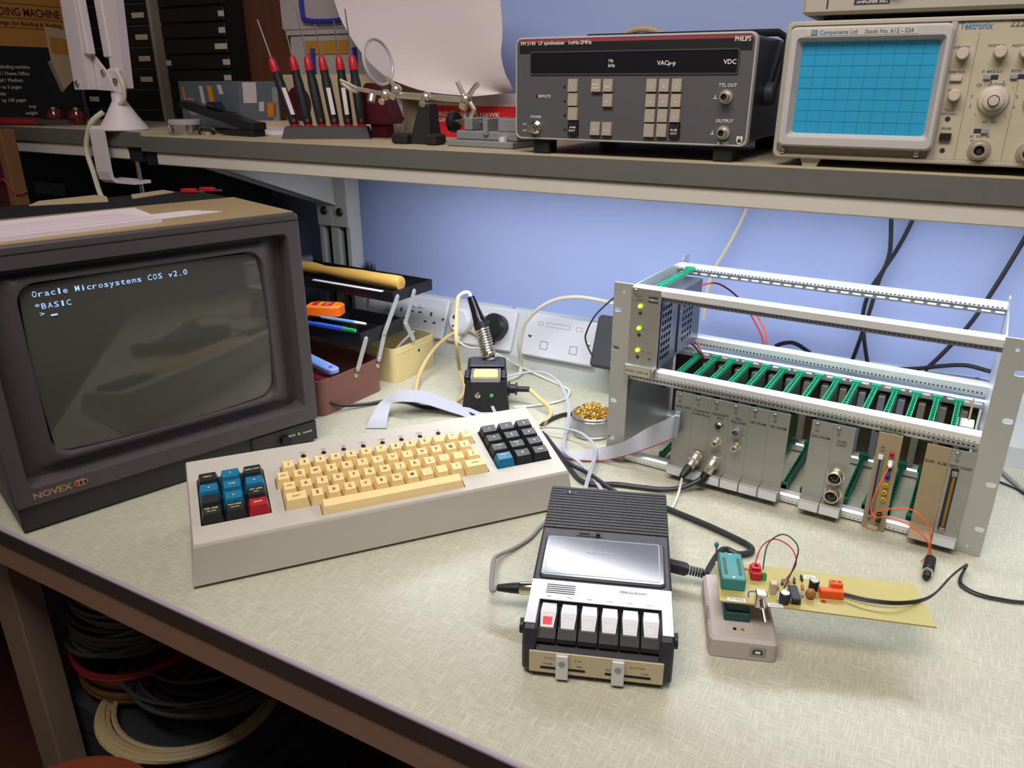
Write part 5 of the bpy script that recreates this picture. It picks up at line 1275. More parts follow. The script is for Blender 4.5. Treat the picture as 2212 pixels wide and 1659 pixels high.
k_, (x, z) = knob(1975, 775, 13, 5); MB().lathe([(9, 5), (8.6, 12), (6, 13), (5, 13)], (x, YP, z), (0, -1, 0), 24, cap=False).build('inner_knob', 'scope_knob', k_); MB().lathe([(4.6, 5), (4.2, 17), (0, 17.4)], (x, YP, z), (0, -1, 0), 18).build('centre_knob', 'scope_knob', k_)
k_, _p = knob(2330, 775, 13, 5)
b = MB()
for i in range(10): a = RZ(-50 + i * 31); b.text(str((1, 2, 5)[i % 3]), (x + 19 * math.cos(a), YP, z + 17 * math.sin(a)), h=2.4)
b.build('dial_lettering', 'ink_grey', os_, smooth=0)
x, z = pq(1688, 605); MB().cbox(x - 5, x + 5, YP - 3, YP, z - 2.5, z + 2.5, .6).build('beam_button', 'scope_knob', os_, smooth=0)
for a, c, s in ((1957, 595, 1), (2165, 590, 1), (1880, 1010, -1)):
    x, z = pq(a, c); o = MB().box(x - 6, x + 6, YP - .3, YP, z - 2, z + 2).build('slide_switch', 'slot_dark', os_, smooth=0); MB().cbox(x - 6 if s > 0 else x, x if s > 0 else x + 6, YP - 2.5, YP - .35, z - 2, z + 2, .3).build('switch_slider', 'connector_grey', o, smooth=0)
x, z = pq(1605, 1053); MB().cbox(x - 5, x + 5, YP - 4, YP, z - 3.4, z + 3.4, .5).build('power_button', 'black', os_, smooth=0)
for a, c in ((1624, 917), (1582, 1160)): x, z = pq(a, c); MB().cyl((x, YP, z), (x, YP - .3, z), 2.4, n=14).build('panel_hole', 'slot_dark', os_)
coax(os_, pq, 1865, 1155, YP, 1.35); coax(os_, pq, 2240, 1180, YP, 1.35)
for x0 in (-146, 100): MB().slab([(x0, OZ0 + 4), (x0 + 24, OZ0 + 4), (x0 + 19, S1 + .2), (x0 + 5, S1 + .2)], 'xz', 905, 925).build('foot', 'scope_beige', os_, smooth=0); MB().cbox(x0, x0 + 22, 1170, 1190, S1 + .2, OZ0 + 4, 1).build('foot', 'scope_beige', os_, smooth=0)
# instrument stacked on top, cut by the frame
tp = thing('bench_instrument', 'cream instrument stacked on top of the oscilloscope', 'test instrument', (0, 0, 0))
MB().cbox(-160, 150, YF - 2, 1190, OZ1 + 5.2, 668, 3).build('case', 'scope_beige', tp, smooth=0)
x, z = eq(1025, 55); MB().box(-112, -80, YF - 2.4, YF - 2.05, 588.5, 597).build('rating_plate', 'slot_dark', tp, smooth=0)
MB().text('120/240V MAX', (-96, YF - 2.45, 594.6), h=2.4, w=28).text('AMPLIFIER 50Ω', (-96, YF - 2.45, 590.8), h=2.4, w=28).build('plate_lettering', 'ink_white', tp, smooth=0)
MB().box(-137.5, -136, YF - 2.4, YF - 2.05, 586, 606).build('groove', 'slot_dark', tp, smooth=0)
MB().cbox(-124, -108, YF - 6, YF - 2.05, 600, 612, .6).build('switch', 'slot_dark', tp, smooth=0)
MB().lathe([(9, 0), (8.4, 10), (0, 10.5)], (-76, YF - 2.1, 608), (0, -1, 0), 20).build('knob', 'cap_brown', tp)
for x0 in (-140, 110): MB().cbox(x0, x0 + 20, 910, 930, OZ1 + .2, OZ1 + 5.3, .5).build('foot', 'black_matt', tp, smooth=0); MB().cbox(x0, x0 + 20, 1150, 1170, OZ1 - 2.9, OZ1 + 5.3, .5).build('foot', 'black_matt', tp, smooth=0)

# ================================================================== screwdriver rack
mat('rack_rubber', '#2a2a2b', .6, var=.15, vscale=60); mat('grip_black', '#1f2123', .5)
SDL, SDR = (-938, 943, S1), 0.523
sd = thing('screwdriver_stand', 'low black stand with slots holding the precision screwdrivers', 'stand', SDL, SDR)
b = MB(); b.hexa([(-2, -2, .2), (138, -2, .2), (138, 36, .2), (-2, 36, .2)], [(3, 4, 18), (133, 4, 18), (133, 31, 18), (3, 31, 18)]); b.build('base', 'rack_rubber', sd, smooth=0)
sdw = ['leftmost', 'second from left', 'third from left', 'fourth from left', 'fifth from left', 'rightmost']
lean = (-30, -18, -16, -15, -9, -10); hgt = (56, 58, 70, 46, 50, 66)
for i in range(6):
    c, s = math.cos(SDR), math.sin(SDR); lx, ly = 17 + i * 21.4, 17
    t = thing('precision_screwdriver', 'red and black precision screwdriver in the stand, ' + sdw[i], 'screwdriver', (SDL[0] + c * lx - s * ly, SDL[1] + s * lx + c * ly, S1 + 18.2), SDR, 'precision screwdrivers in the stand')
    d = Vector((lean[i], 6, 104)).normalized()
    MB().lathe([(6.8, 0), (6.8, 2.2), (6, 3)], (0, 0, 0), (0, 0, 1), 14).build('foot_ring', 'red_plastic', t)
    MB().lathe([(6.4, 2.6), (7.4, 6), (7.8, 30), (7.6, 66), (6.2, 78), (6.8, 84)], (0, 0, 0), d, 12).build('grip', 'grip_black', t)
    MB().lathe([(6.8, 84.2), (6.6, 92), (5.0, 103), (2.6, 106)], (0, 0, 0), d, 12).build('collar', 'red_plastic', t)
    MB().cyl(d * 106, d * (106 + hgt[i]), 1.3, .9, 8).build('shaft', 'steel', t)
    if i in (0, 3, 4): MB().slab([(-3.2, 18), (3.2, 18), (3.2 + lean[i] * .36, 58), (-3.2 + lean[i] * .36, 58)], 'xz', -8.4, -7.8).build('sticker', 'paper', t, smooth=0)
    MB().ball((0, -6.4, 9), 2.2, .8, 2.2).build('size_dot', 'red_plastic', t)

# ================================================================== helping hand with magnifier
mat('rim_clear', '#b7b0b6', .2)
mat('lens', '#c9c4cc', .04, trans=.0, alpha=.28, spec=.9)
mat('cast_black', '#1c1c1e', .6, var=.15, vscale=80, bump=.3, bscale=300)
hp = thing('helping_hand', 'helping hand stand with magnifier and crocodile clips on a steel bar', 'helping hand', (0, 0, 0))
MB().hexa([(-701, 956, S1 + .2), (-664, 956, S1 + .2), (-664, 988, S1 + .2), (-701, 988, S1 + .2)], [(-688, 966, 488), (-670, 966, 488), (-670, 984, 488), (-688, 984, 488)]).build('pillar', 'cast_black', hp, smooth=0)
for x0, x1 in ((-726, -698), (-666, -648)): MB().cbox(x0, x1, 944, 976, S1 + .1, S1 + 15, 3).build('foot', 'cast_black', hp, smooth=0)
MB().tube([(-735, 975, 500), (-612, 975, 493)], 5, 12).build('bar', 'nickel', hp)
def joint(p, r=8):
    MB().ball(p, r, r, r).build('joint_ball', 'nickel', hp); MB().cyl((p[0], p[1] - 9, p[2] - 8), (p[0], p[1] - 12, p[2] - 10), 5, n=10).build('wing_nut', 'nickel', hp)
for p_ in ((-679, 973, 497), (-732, 973, 507), (-612, 973, 495), (-752, 972, 500)): joint(p_)
MB().cyl((-679, 975, 486), (-679, 975, 503), 5, n=12).build('clamp_post', 'nickel', hp)
MB().tube([(-732, 975, 507), (-742, 972, 520), (-748, 970, 524)], 3.2, 8).build('lens_arm', 'nickel', hp)
mc = Vector((-763.5, 974, 545)); mn = Vector((.985, -.02, .2)).normalized(); mu = Vector((0, 0, 1)); mu = (mu - mn * mu.dot(mn)).normalized(); ms = mn.cross(mu)
MB().tube([mc + (ms * math.cos(a) + mu * math.sin(a)) * 32 for a in [2 * math.pi * i / 40 for i in range(40)]], 2.2, 8, closed=True).build('lens_rim', 'rim_clear', hp)
MB().lathe([(30.5, -1), (30.6, 0), (24, 1.6), (12, 2.8), (0, 3.2)], mc, mn, 32).build('lens', 'lens', hp)
MB().tube([(-738, 972, 500), (-770, 970, 503), (-800, 968, 508)], 3.4, 8).build('clip_arm', 'nickel', hp)
for q in ([(-800, 968, 508), (-812, 966, 513), (-828, 962, 520)], [(-800, 968, 504), (-812, 966, 506), (-826, 962, 516)]): MB().tube(q, 3.0, 6).build('clip_jaw', 'nickel', hp)
MB().cyl((-775, 966, 490), (-775, 970, 500), 6, n=12).build('wing_nut', 'nickel', hp)
for q in ([(-612, 975, 495), (-600, 972, 508), (-590, 970, 516)], [(-612, 975, 493), (-618, 972, 505), (-624, 970, 518)], [(-608, 975, 492), (-598, 972, 482), (-604, 970, 470)], [(-612, 975, 490), (-616, 972, 478), (-612, 970, 468)]): MB().tube(q, 3.4, 6).build('clip_jaw', 'nickel', hp)

# ================================================================== small bench vice
mat('vice_grey', '#8b8c90', .45, .3, var=.05)
vc = thing('bench_vice', 'small grey bench vice with a black screw knob', 'vice', (-632, 948, S1), -.06)
MB().cbox(2, 112, 0, 66, .2, 9, 1.5).build('base', 'vice_grey', vc, smooth=0)
MB().cbox(10, 112, 12, 66, 9.2, 21, 1.5).build('body', 'vice_grey', vc, smooth=0)
MB().cbox(80, 112, 12, 66, 21.2, 38, 1.5).build('fixed_jaw', 'vice_grey', vc, smooth=0)
MB().cbox(58, 66, 8, 66, 16, 38, 1).build('moving_jaw', 'vice_grey', vc, smooth=0)
MB().cbox(22, 36, 14, 60, 21.2, 38, 1.5).build('screw_block', 'vice_grey', vc, smooth=0)
MB().cyl((-8, 38, 31), (62, 38, 31), 4, n=16).build('screw', 'steel', vc)
b = MB(); b.slab([(p[0] * (1 + .08 * (i % 2)), p[1] * (1 + .08 * (i % 2))) for i, p in enumerate(circ(0, 0, 14, 20))], 'yz', -18, -7, 2); b.build('knob', 'black', vc, (0, 38, 31))
MB().cyl((92, 7.6, 9), (92, 7.6, 15), 6, n=18).build('base_bolt', 'alu_bright', vc)

# ================================================================== boxes at the back of the shelf
mat('kit_red', '#c4212b', .4); mat('kit_white', '#b9adb3', .5); mat('beige_card', '#b9a58c', .8, var=.04); mat('maroon', '#4a1420', .45)
kt = thing('model_kit_box', 'red and white model kit box lettered RED ARROWS HAWK', 'box', (0, 0, 0))
kz = lambda py: at(1020, py, y=1112).z
kx = lambda px: at(px, 245, y=1112).x
MB().box(kx(905), kx(1190), 1112, 1226, S1 + .2, kz(229)).build('lower_half', 'kit_red', kt, smooth=0)
MB().box(kx(905), kx(1190), 1112, 1226, kz(229) + .1, kz(203)).build('upper_half', 'kit_white', kt, smooth=0)
MB().text('RED ARROWS HAWK', (kx(949), 1111.9, kz(247)), h=6.5, w=kx(1080) - kx(949), align='l').text('GIFT SET', (kx(947), 1111.9, kz(260)), h=6, w=40, align='l').build('lettering', 'ink_white', kt, smooth=0)
bc = thing('barcode_box', 'beige card box with a round emblem and bar stripes behind the screwdrivers', 'box', (0, 0, 0))
bx = lambda a, c, y=1120: (at(500 + a / 3.568, c / 3.568, y=y).x, at(500 + a / 3.568, c / 3.568, y=y).z)
(xa, za), (xb, _z) = bx(395, 575), bx(1440, 700)
MB().box(xa, xb, 1120, 1148, S1 + .2, za).build('carton', 'beige_card', bc, smooth=0)
xm, zm = bx(1150, 850); MB().slab(circ(xm, zm, 47, 30), 'xz', 1119.5, 1119.9).build('emblem_ring', 'paper', bc, smooth=0)
xm2, zm2 = bx(520, 800); MB().slab(circ(xm2, zm2, 30, 24), 'xz', 1119.5, 1119.9).build('emblem_disc', 'maroon', bc, smooth=0)
b = MB()
for i in range(9): b.box(xb - 32 + i * 3.4, xb - 30.4 + i * 3.4, 1119.6, 1119.9, S1 + 6, S1 + 66)
b.build('bar_stripes', 'ink_grey', bc, kind='stuff', smooth=0)
mr = thing('maroon_stand', 'dark maroon plastic stand between screwdrivers and helping hand', 'stand', (0, 0, 0))
xp = lambda a, c: (at(500 + a / 3.568, c / 3.568, y=1050).x, at(500 + a / 3.568, c / 3.568, y=1050).z)
MB().slab([(-838, S1 + .3), (-808, S1 + .3), (-810, 462), (-838, 462)], 'xz', 1040, 1062).build('post', 'maroon', mr, smooth=0)
MB().slab([xp(1070, 955), xp(1270, 955), xp(1285, 920), xp(1215, 740), xp(1180, 640), xp(1075, 640), xp(1010, 740), xp(1030, 830), xp(1060, 840)], 'xz', 1036, 1066).build('head', 'maroon', mr, smooth=0)

# drooping sheet of white paper behind the helping hand
def curtain(name, lab_, cat, L, Rr, y0, y1, m, nx=10):
    P0 = [at(500 + a / 3.568, c / 3.568, y=y0 + (y1 - y0) * i / (len(L) - 1)) for i, (a, c) in enumerate(L)]
    P1 = [at(500 + a / 3.568, c / 3.568, y=y0 + (y1 - y0) * i / (len(Rr) - 1)) for i, (a, c) in enumerate(Rr)]
    P0 = spl(P0, 3); P1 = spl(P1, 3); V = []; n = len(P0)
    for sgn in (0, .5):
        for i in range(n):
            for k in range(nx + 1):
                t = k / nx; p_ = P0[i].lerp(P1[i], t); V.append((p_.x, p_.y + 26 * math.sin(math.pi * t) * (.4 + .6 * i / n) - 13 + sgn, p_.z))
    F = []; o = n * (nx + 1)
    for i in range(n - 1):
        for k in range(nx):
            q = i * (nx + 1) + k; F.append((q, q + 1, q + nx + 2, q + nx + 1)); F.append((o + q + nx + 1, o + q + nx + 2, o + q + 1, o + q))
    MB().add(V, F).build(name, m, None, label=lab_, cat=cat, smooth=60)
mat('paper_sheet', '#cfc3c6', .75)
curtain('paper_roll', 'large curled sheet of white paper hanging behind the helping hand', 'paper sheet', [(700, -420), (830, 0), (900, 190), (1050, 420), (1200, 570), (1330, 640), (1560, 710), (1900, 742)], [(2090, -420), (2105, 0), (2118, 150), (2120, 300), (2110, 420), (2140, 560), (2180, 640), (2205, 700)], 1100, 1078, 'paper_sheet')

# clear storage boxes with blue clips
mat('clear_plastic', '#b3a9aa', .3, alpha=.8); mat('clip_blue', '#2b2f9a', .35); mat('contents_yellow', '#a2762f', .6); mat('contents_grey', '#6d6468', .6)
def storage(lab_, x0, x1, z0, z1, cx0, cx1, cz0, cz1, y=1168):
    t = thing('storage_box', lab_, 'storage box', (0, 0, 0), 0, 'clear boxes with blue clips')
    b = MB(); b.slab(rrect(x0, x1, z0, z1 - 8, 6), 'xz', y, y + 62, 2); b.build('body', 'clear_plastic', t)
    b = MB(); b.slab(rrect(x0 - 3, x1 + 3, z1 - 7.8, z1, 3), 'xz', y - 3, y + 65); b.build('lid', 'clear_plastic', t)
    MB().tube(spl([(cx0, y - 4, cz1), (cx0, y - 5, cz0 + 12), (cx0 + 10, y - 5, cz0), ((cx0 + cx1) / 2, y - 6, cz0 - 3), (cx1 - 10, y - 5, cz0), (cx1, y - 5, cz0 + 12), (cx1, y - 4, cz1)], 5), 4.2, 8).build('clip', 'clip_blue', t)
    return t
sb = storage('lower clear storage box with a blue clip and yellow contents', -1120, -935, S1 + .2, 606, -1062, -965, 524, 575)
MB().cbox(-1082, -980, 1166.4, 1167.6, 565, 588, .3).build('contents', 'contents_yellow', sb, smooth=0)
storage('upper clear storage box with a blue clip, cut by the frame', -1137, -935, 606.4, 700, -1078, -965, 622, 720)
mat('brown_wood', '#5a3527', .5, var=.35, vscale=8, stretch=(6, 6, .6))
MB().cbox(-1312, -1150, 1206, 1222, 439.2, 740, 2).build('wood_board', 'brown_wood', None, label='dark brown wooden board standing against the wall', cat='board', smooth=0)

# drawer cabinets
mat('drawer_black', '#161617', .45); mat('frame_tan', '#8c7f74', .5); mat('drawer_label', '#b7ab93', .7)
def cabinet(lab_, x0, x1, y0, z0, z1, pitch, zl, labs, frame):
    t = thing('drawer_cabinet', lab_, 'drawer cabinet', (0, 0, 0), 0, 'black component drawer cabinets')
    MB().box(x0, x1, y0 + 6, y0 + (100 if frame else 44), z0, z1).build('carcass', 'drawer_black', t, smooth=0)
    if frame:
        MB().cbox(x1 - 1, x1 + 7, y0 - 3, y0 + 100, z0, z1, 1).build('side_frame', 'frame_tan', t, smooth=0)
    z = zl
    while z > z0 + pitch * .45:
        top = min(z + pitch / 2 - 1.8, z1)
        d = MB().cbox(x0 + 4, x1 - 4, y0, y0 + 5.8, max(z - pitch / 2 + 1.8, z0 + .5), top, 1.2).build('drawer', 'drawer_black', t, smooth=0)
        for (lx, lz, w_) in labs:
            if abs(lz - z) < pitch * .4:
                l_ = MB().box(lx - w_ / 2, lx + w_ / 2, y0 - .4, y0 - .05, lz - 5, lz + 5).build('drawer_label', 'drawer_label', d, smooth=0)
        if frame: MB().box(x0 + 2, x1 - 2, y0 + 2, y0 + 5.9, z - pitch / 2 - 1.6, z - pitch / 2 + 1.6).build('runner', 'charcoal', d, smooth=0)
        z -= pitch
cabinet('black drawer cabinet with paper labels behind the white lamp', -1740, -1478, 1150, 439.2, 720, 41, 687, [(-1513, 645, 38), (-1512, 604, 38), (-1513, 563, 36), (-1517, 523, 38), (-1705, 482, 34), (-1718, 641, 34), (-1718, 600, 30), (-1520, 687, 36)], True)
cabinet('black drawer cabinet with small labels at its right edge', -1455, -1264, 1152, 439.2, 720, 28.7, 669.5, [(-1274, 640, 16), (-1277, 611, 18), (-1285, 582.5, 34), (-1275, 554, 20), (-1277, 525.5, 20), (-1443, 554, 16), (-1274, 669, 16)], False)

# blue-grey patterned carton and paper stack in front of the cabinets
mat('carton_blue', '#5a636e', .5, var=.25, vscale=14); mat('carton_side', '#454c54', .5, var=.2, vscale=14)
cb = thing('patterned_carton', 'blue-grey carton with orange and white print behind the stapler', 'carton', (-1104, 1014, S2), 0)
ph = RZ(14)
cL = Vector((-math.cos(ph), math.sin(ph), 0)); cRr = Vector((math.sin(ph), math.cos(ph), 0))
pp = [Vector((0, 0, .3)), cRr * 78, cRr * 78 + cL * 222, cL * 222]
MB().hexa([(p.x, p.y, .3) for p in pp], [(p.x, p.y, 80) for p in pp]).build('carton', 'carton_blue', cb, smooth=0)
def onface(t, a0, a1, z0, z1, m, sk=6):
    o_ = Vector((0, 0, 0)) - cRr * .4; q = [o_ + cL * a for a in (a0, a1, a1 + sk, a0 + sk)]
    MB().add([(q[0].x, q[0].y, z0), (q[1].x, q[1].y, z0), (q[2].x, q[2].y, z1), (q[3].x, q[3].y, z1)], [(0, 1, 2, 3)]).build('printed_patch', m, t, smooth=0)
mat('print_orange', '#d07a1e', .6); mat('print_white', '#c4b8b8', .6); mat('print_grey', '#8a8d93', .6); mat('print_dark', '#2e3338', .6)
for a0, a1, z0, z1, m in ((120, 134, 26, 72, 'print_white'), (86, 104, 42, 72, 'print_orange'), (50, 66, 58, 74, 'print_white'), (8, 40, 6, 30, 'print_dark'), (160, 190, 20, 50, 'print_grey'), (196, 204, 40, 70, 'print_orange')): onface(cb, a0, a1, z0, z1, m)
q = cRr
for a0, a1, z0, z1, m in ((8, 34, 44, 78, 'print_white'), (52, 70, 20, 44, 'print_orange'), (36, 46, 30, 46, 'print_white'), (64, 75, 10, 70, 'print_grey')):
    o_ = -cL * .4; P_ = [o_ + q * a for a in (a0, a1, a1 + 2, a0 + 2)]
    MB().add([(P_[0].x, P_[0].y, z0), (P_[1].x, P_[1].y, z0), (P_[2].x, P_[2].y, z1), (P_[3].x, P_[3].y, z1)], [(0, 1, 2, 3)]).build('printed_patch', m, cb, smooth=0)
for i, (z0, z1, m, l_) in enumerate(((.3, 8, 'paper', 'bottom'), (8.2, 15, 'kit_white', 'middle'), (15.2, 21, 'paper_warm', 'top'))):
    MB().xf(Matrix.Rotation(RZ(24 + 4 * i), 4, 'Z')).box(-42, 46, -5, 60, z0, z1).build('booklet', m, None, (-1032, 1000, S1), label=l_ + ' booklet of the white pile beside the screwdriver stand', cat='booklet', group='pile of booklets', smooth=0)

# stapler
sp_ = thing('stapler', 'black stapler lying open on the shelf edge', 'stapler', (-1010, 962, S1), RZ(172))
MB().slab([(0, 0), (58, 0), (96, 3), (96, 8), (50, 11), (0, 11)], 'xz', -13, 13, 1).build('base_arm', 'black', sp_, smooth=0)
MB().slab([(-4, 11.4), (30, 12), (206, 43), (208, 50), (200, 53), (120, 42), (20, 24), (-4, 22)], 'xz', -14, 14, 1.5).build('top_arm', 'black', sp_, smooth=0)
MB().slab([(96, 40), (128, 45), (124, 52), (108, 53)], 'xz', -10, 10, 2).build('thumb_grip', 'black_gloss', sp_, smooth=0)
MB().slab([(130, 44.4), (202, 53.4), (202, 54.2), (130, 45.6)], 'xz', -9, 9).build('metal_plate', 'steel', sp_, smooth=0)
# round metal tin with glassy side
rt = thing('round_tin', 'shiny round metal tin on the shelf edge by the stapler', 'tin', (-1160, 940, S1))
MB().lathe([(27, .2), (28, 1), (28, 3), (27, 4), (27, 12), (28, 13), (28, 16), (26, 17), (0, 17)], (0, 0, 0), (0, 0, 1), 32).build('body', 'chrome', rt)
MB().lathe([(26.5, 17.1), (26.5, 24), (25, 25), (0, 25)], (0, 0, 0), (0, 0, 1), 32).build('lid', 'clear_plastic', rt)
MB().lathe([(12, .2), (12, 6), (8, 8), (0, 8)], (38, 14, 0), (0, 0, 1), 20).build('small_cap', 'chrome', rt)

# binding machine carton at the far left
bm = thing('binding_machine_carton', 'brown and black carton lettered BINDING MACHINE', 'carton', (0, 0, 0))
MB().box(-1900, -1690, 850, 1112, S2 + .2, 584).build('lower_half', 'black_matt', bm, smooth=0)
MB().box(-1900, -1690, 850, 1112, 584.1, 690).build('upper_half', 'card_board', bm, smooth=0)
XL = -1689.6
b = MB(); Ry = (0, 1, 0)
b.text('BINDING MACHINE', (XL, 1096, 648), Ry, h=15, w=152, align='r')
b.text('8 Design for Binding & Binding', (XL, 1096, 627), Ry, h=7, w=150, align='r')
for z in (618, 636, 662): b.box(XL, XL + .25, 860, 1110, z, z + .8)
b.build('print_brown', 'maroon', bm, smooth=0)
b = MB(); z = 546
for s, y in (('2-Function binding machine', 1010), ('Personal / Home Office', 1006), ('Small / Medium', 990), ('up to 5 pages', 984), ('20 combs', 950), ('by 145 pages', 988), ('tray', 1006), ('weight', 1006)): b.text(s, (XL, y, z), Ry, h=6.5, align='r'); z -= 12.6
b.build('print_white', 'print_white', bm, smooth=0)
# printed picture of the machine on the carton side
def pic(poly, m, nm='printed_picture', lift=.0): MB().slab(poly, 'yz', XL - .2 + lift, XL + .1 + lift).build(nm, m, bm, smooth=0)
pic([(1030, 540), (1050, 556), (1066, 500), (1108, 520), (1108, 470), (1060, 470), (1036, 505)], 'post_dark', lift=.05)
pic([(1057, 625), (1104, 618), (1110, 560), (1108, 528), (1072, 500), (1058, 545)], 'paper_warm', lift=.25)
pic([(1063, 606), (1103, 602), (1106, 570), (1063, 572)], 'card_board', lift=.45)
pic([(1050, 556), (1057, 560), (1074, 498), (1066, 498)], 'frame_tan', lift=.45)

# red-handled pliers heap
pl_ = thing('pliers', 'red-handled pliers lying on the shelf at the far left', 'pliers', (-1590, 915, S2), RZ(14))
mat('dark_red_grip', '#7a1a22', .4); mat('red_gloss', '#5a1420', .1, spec=.8)
for s in (-1, 1): MB().tube(spl([(-70, 16 * s, 7), (-30, 20 * s, 7), (10, 12 * s, 7), (40, 4 * s, 7)], 6), 6.5, 10).build('handle', 'dark_red_grip', pl_)
MB().slab([(40, -9), (80, -6), (110, -3), (110, 3), (80, 6), (40, 9)], 'xy', 2, 11, 1.5).build('jaws', 'charcoal', pl_)
for i, (x, y) in enumerate(((-1570, 968), (-1510, 976))):  # glossy shapes added in place of the shiny red tool handles
    t = thing('added_red_shape', 'shiny dark red shape added for a tool handle, ' + ('left' if i == 0 else 'right') + ' one of two by the pliers', 'knob', (x, y, S2), 0, 'dark red added shapes')
    MB().lathe([(12, .2), (16, 6), (17, 16), (13, 25), (5, 29), (0, 30)], (0, 0, 0), (0, 0, 1), 20).build('body', 'red_gloss', t)
    MB().lathe([(5, 29.2), (5, 32), (0, 32.4)], (0, 0, 0), (0, 0, 1), 12).build('tip', 'nickel', t)

# ================================================================== white desk lamp clamped to the shelf edge
la = thing('desk_lamp', 'white spring-arm desk lamp clamped to the shelf edge', 'desk lamp', (0, 0, 0))
LX, LY = -1276.0, 906.0
MB().lathe([(40, .3), (41, 2), (39, 5), (27, 22), (14, 44), (11.5, 48), (11.5, 60), (0, 60)], (LX, LY, S2), (0, 0, 1), 36).build('base_cone', 'white_paint', la)
zc = S2 + 60
MB().cbox(LX - 14, LX + 14, LY - 5, LY + 5, zc - 2, zc + 40, 3).build('yoke', 'white_paint', la, smooth=0)
MB().slab([(LX - 76, zc + 90), (LX - 70, zc + 96), (LX - 10, zc + 36), (LX + 2, zc + 4), (LX - 58, zc + 6), (LX - 62, zc + 30), (LX - 42, zc + 40)], 'xz', LY - 8, LY - 5.2).build('gusset', 'white_paint', la, smooth=0)
def arm(x0, x1, xt0, xt1, z0, z1, y0, y1): MB().hexa([(x0, y0, z0), (x1, y0, z0), (x1, y1, z0), (x0, y1, z0)], [(xt0, y0, z1), (xt1, y0, z1), (xt1, y1, z1), (xt0, y1, z1)]).build('arm', 'white_paint', la, smooth=0)
arm(-1354, -1318, -1342, -1306, zc + 6, 760, LY - 26, LY - 9)
arm(-1296, -1262, -1278, -1240, zc + 8, 760, LY + 6, LY + 22)
MB().cbox(-1304, -1284, LY + 4, LY + 22, 556, 760, 2).build('arm_cover', 'white_paint', la, smooth=0)
MB().cbox(-1320, -1302, LY - 24, LY - 9, 560, 760, 2).build('arm_cover', 'white_paint', la, smooth=0)
for x, z, y in ((-1342, zc + 16, LY - 26), (-1292, zc + 34, LY - 9), (-1268, zc + 20, LY - 6)): MB().lathe([(5, 0), (4.6, 3), (2.6, 4.4), (0, 4.6)], (x, y, z), (0, -1, 0), 14).build('bolt', 'chrome', la)
MB().tube(spl([(LX - 20, LY - 20, S2 + 30), (LX - 36, 872, S2 + 14), (LX - 52, 868, S2 - 14), (LX - 56, 866, S2 - 38), (LX - 46, 864, S2 - 70), (LX - 36, 862, S2 - 105), (LX - 24, 860, 322)], 8), 4.4, 10).build('cable', 'cable_cream', la)
MB().tube(spl([(LX + 14, LY - 4, zc + 34), (LX + 26, LY - 6, zc + 14), (LX + 22, LY - 6, zc - 8), (LX + 10, LY - 8, zc - 18)], 6), 4, 8).build('cable_loop', 'cable_cream', la)
b = MB(); b.slab([(868, S2 + 8), (862, S2 + 3), (861, 372), (864, 358), (872, 352), (905, 352), (905, 357.5), (876, 357.5), (869, 362), (868, 374), (868, S2 - 1), (872, S2 + 3), (900, S2 + 3), (900, S2 + 8)], 'yz', LX - 32, LX + 2)
b.build('clamp', 'white_paint', la, smooth=0)
MB().box(LX - 10, LX + 50, 872, 905, 352.2, 357.4).build('clamp_arm', 'white_paint', la, smooth=0)
MB().cyl((LX + 40, 892, 330), (LX + 40, 892, 392.5), 4, n=14).build('clamp_screw', 'steel', la)

# wooden-edged board standing at the far left, with a red wire round it
mat('edge_wood', '#7a5330', .6, var=.15, vscale=12)
wb = thing('leaning_board', 'maroon board with a light wooden edge at the far left', 'board', (0, 0, 0))
MB().cbox(-1700, -1509, 815, 835, .3, 436, 1).build('panel', 'maroon', wb, smooth=0)
MB().cbox(-1508.8, -1489, 812, 838, .3, 438, 1.5).build('edge_strip', 'edge_wood', wb, smooth=0)
MB().tube(spl([(-1530, 811, 346), (-1508, 809, 352), (-1490, 809, 338), (-1486, 816, 326), (-1486, 836, 330)], 6), 1.4, 6).build('red_wire', 'cable_red', wb)
dk = thing('added_dark_case', 'large black case added to deepen the shadow under the left shelf', 'case', (0, 0, 0))  # added to keep the space under the left shelf dark
MB().cbox(-2100, -1225, 1090, 1186, .3, 372, 4).build('body', 'black_matt', dk, smooth=0)
MB().cbox(-1900, -1780, 1086, 1089.8, 270, 300, 2).build('handle', 'charcoal', dk, smooth=0)
# ================================================================== leads on the bench
def cab(name, lab_, L, r, m, cat='cable', group=None): return wire(name, lab_, [at(p[0], p[1], z=p[2]) if len(p) == 3 else Vector(p[:3]) for p in L], r, m, cat, group)
cab('monitor_cable', 'black cable running from behind the monitor towards the keyboard', [(640, 850, 34), (690, 862, 28), (735, 875, 12), (790, 873, 5), (840, 865, 5), (880, 868, 4), (920, 879, 3.2), (975, 882, 3.2), (1015, 894, 3.2), (1050, 915, 3.2)], 3.0, 'cable_black')
rb2 = thing('ribbon_cable', 'wide grey ribbon cable arching behind the keyboard', 'ribbon cable', (0, 0, 0))
MB().band([at(835, 925, z=1.5), at(838, 900, z=8), at(848, 872, z=22), at(880, 868, z=30), at(915, 872, z=24), at(960, 886, z=12), at(1010, 902, z=3), at(1050, 918, z=2)],
          [at(790, 925, z=1.5), at(800, 905, z=8), at(822, 868, z=24), at(868, 845, z=34), at(918, 846, z=28), at(975, 865, z=15), at(1040, 892, z=4), at(1080, 908, z=2)], .9).build('band', 'cable_grey', rb2, smooth=50)
tf = thing('twin_flex', 'pale grey twin flex looping over the bench beside the brass wool tin', 'cable', (0, 0, 0), 0, 'pale grey twin flexes')
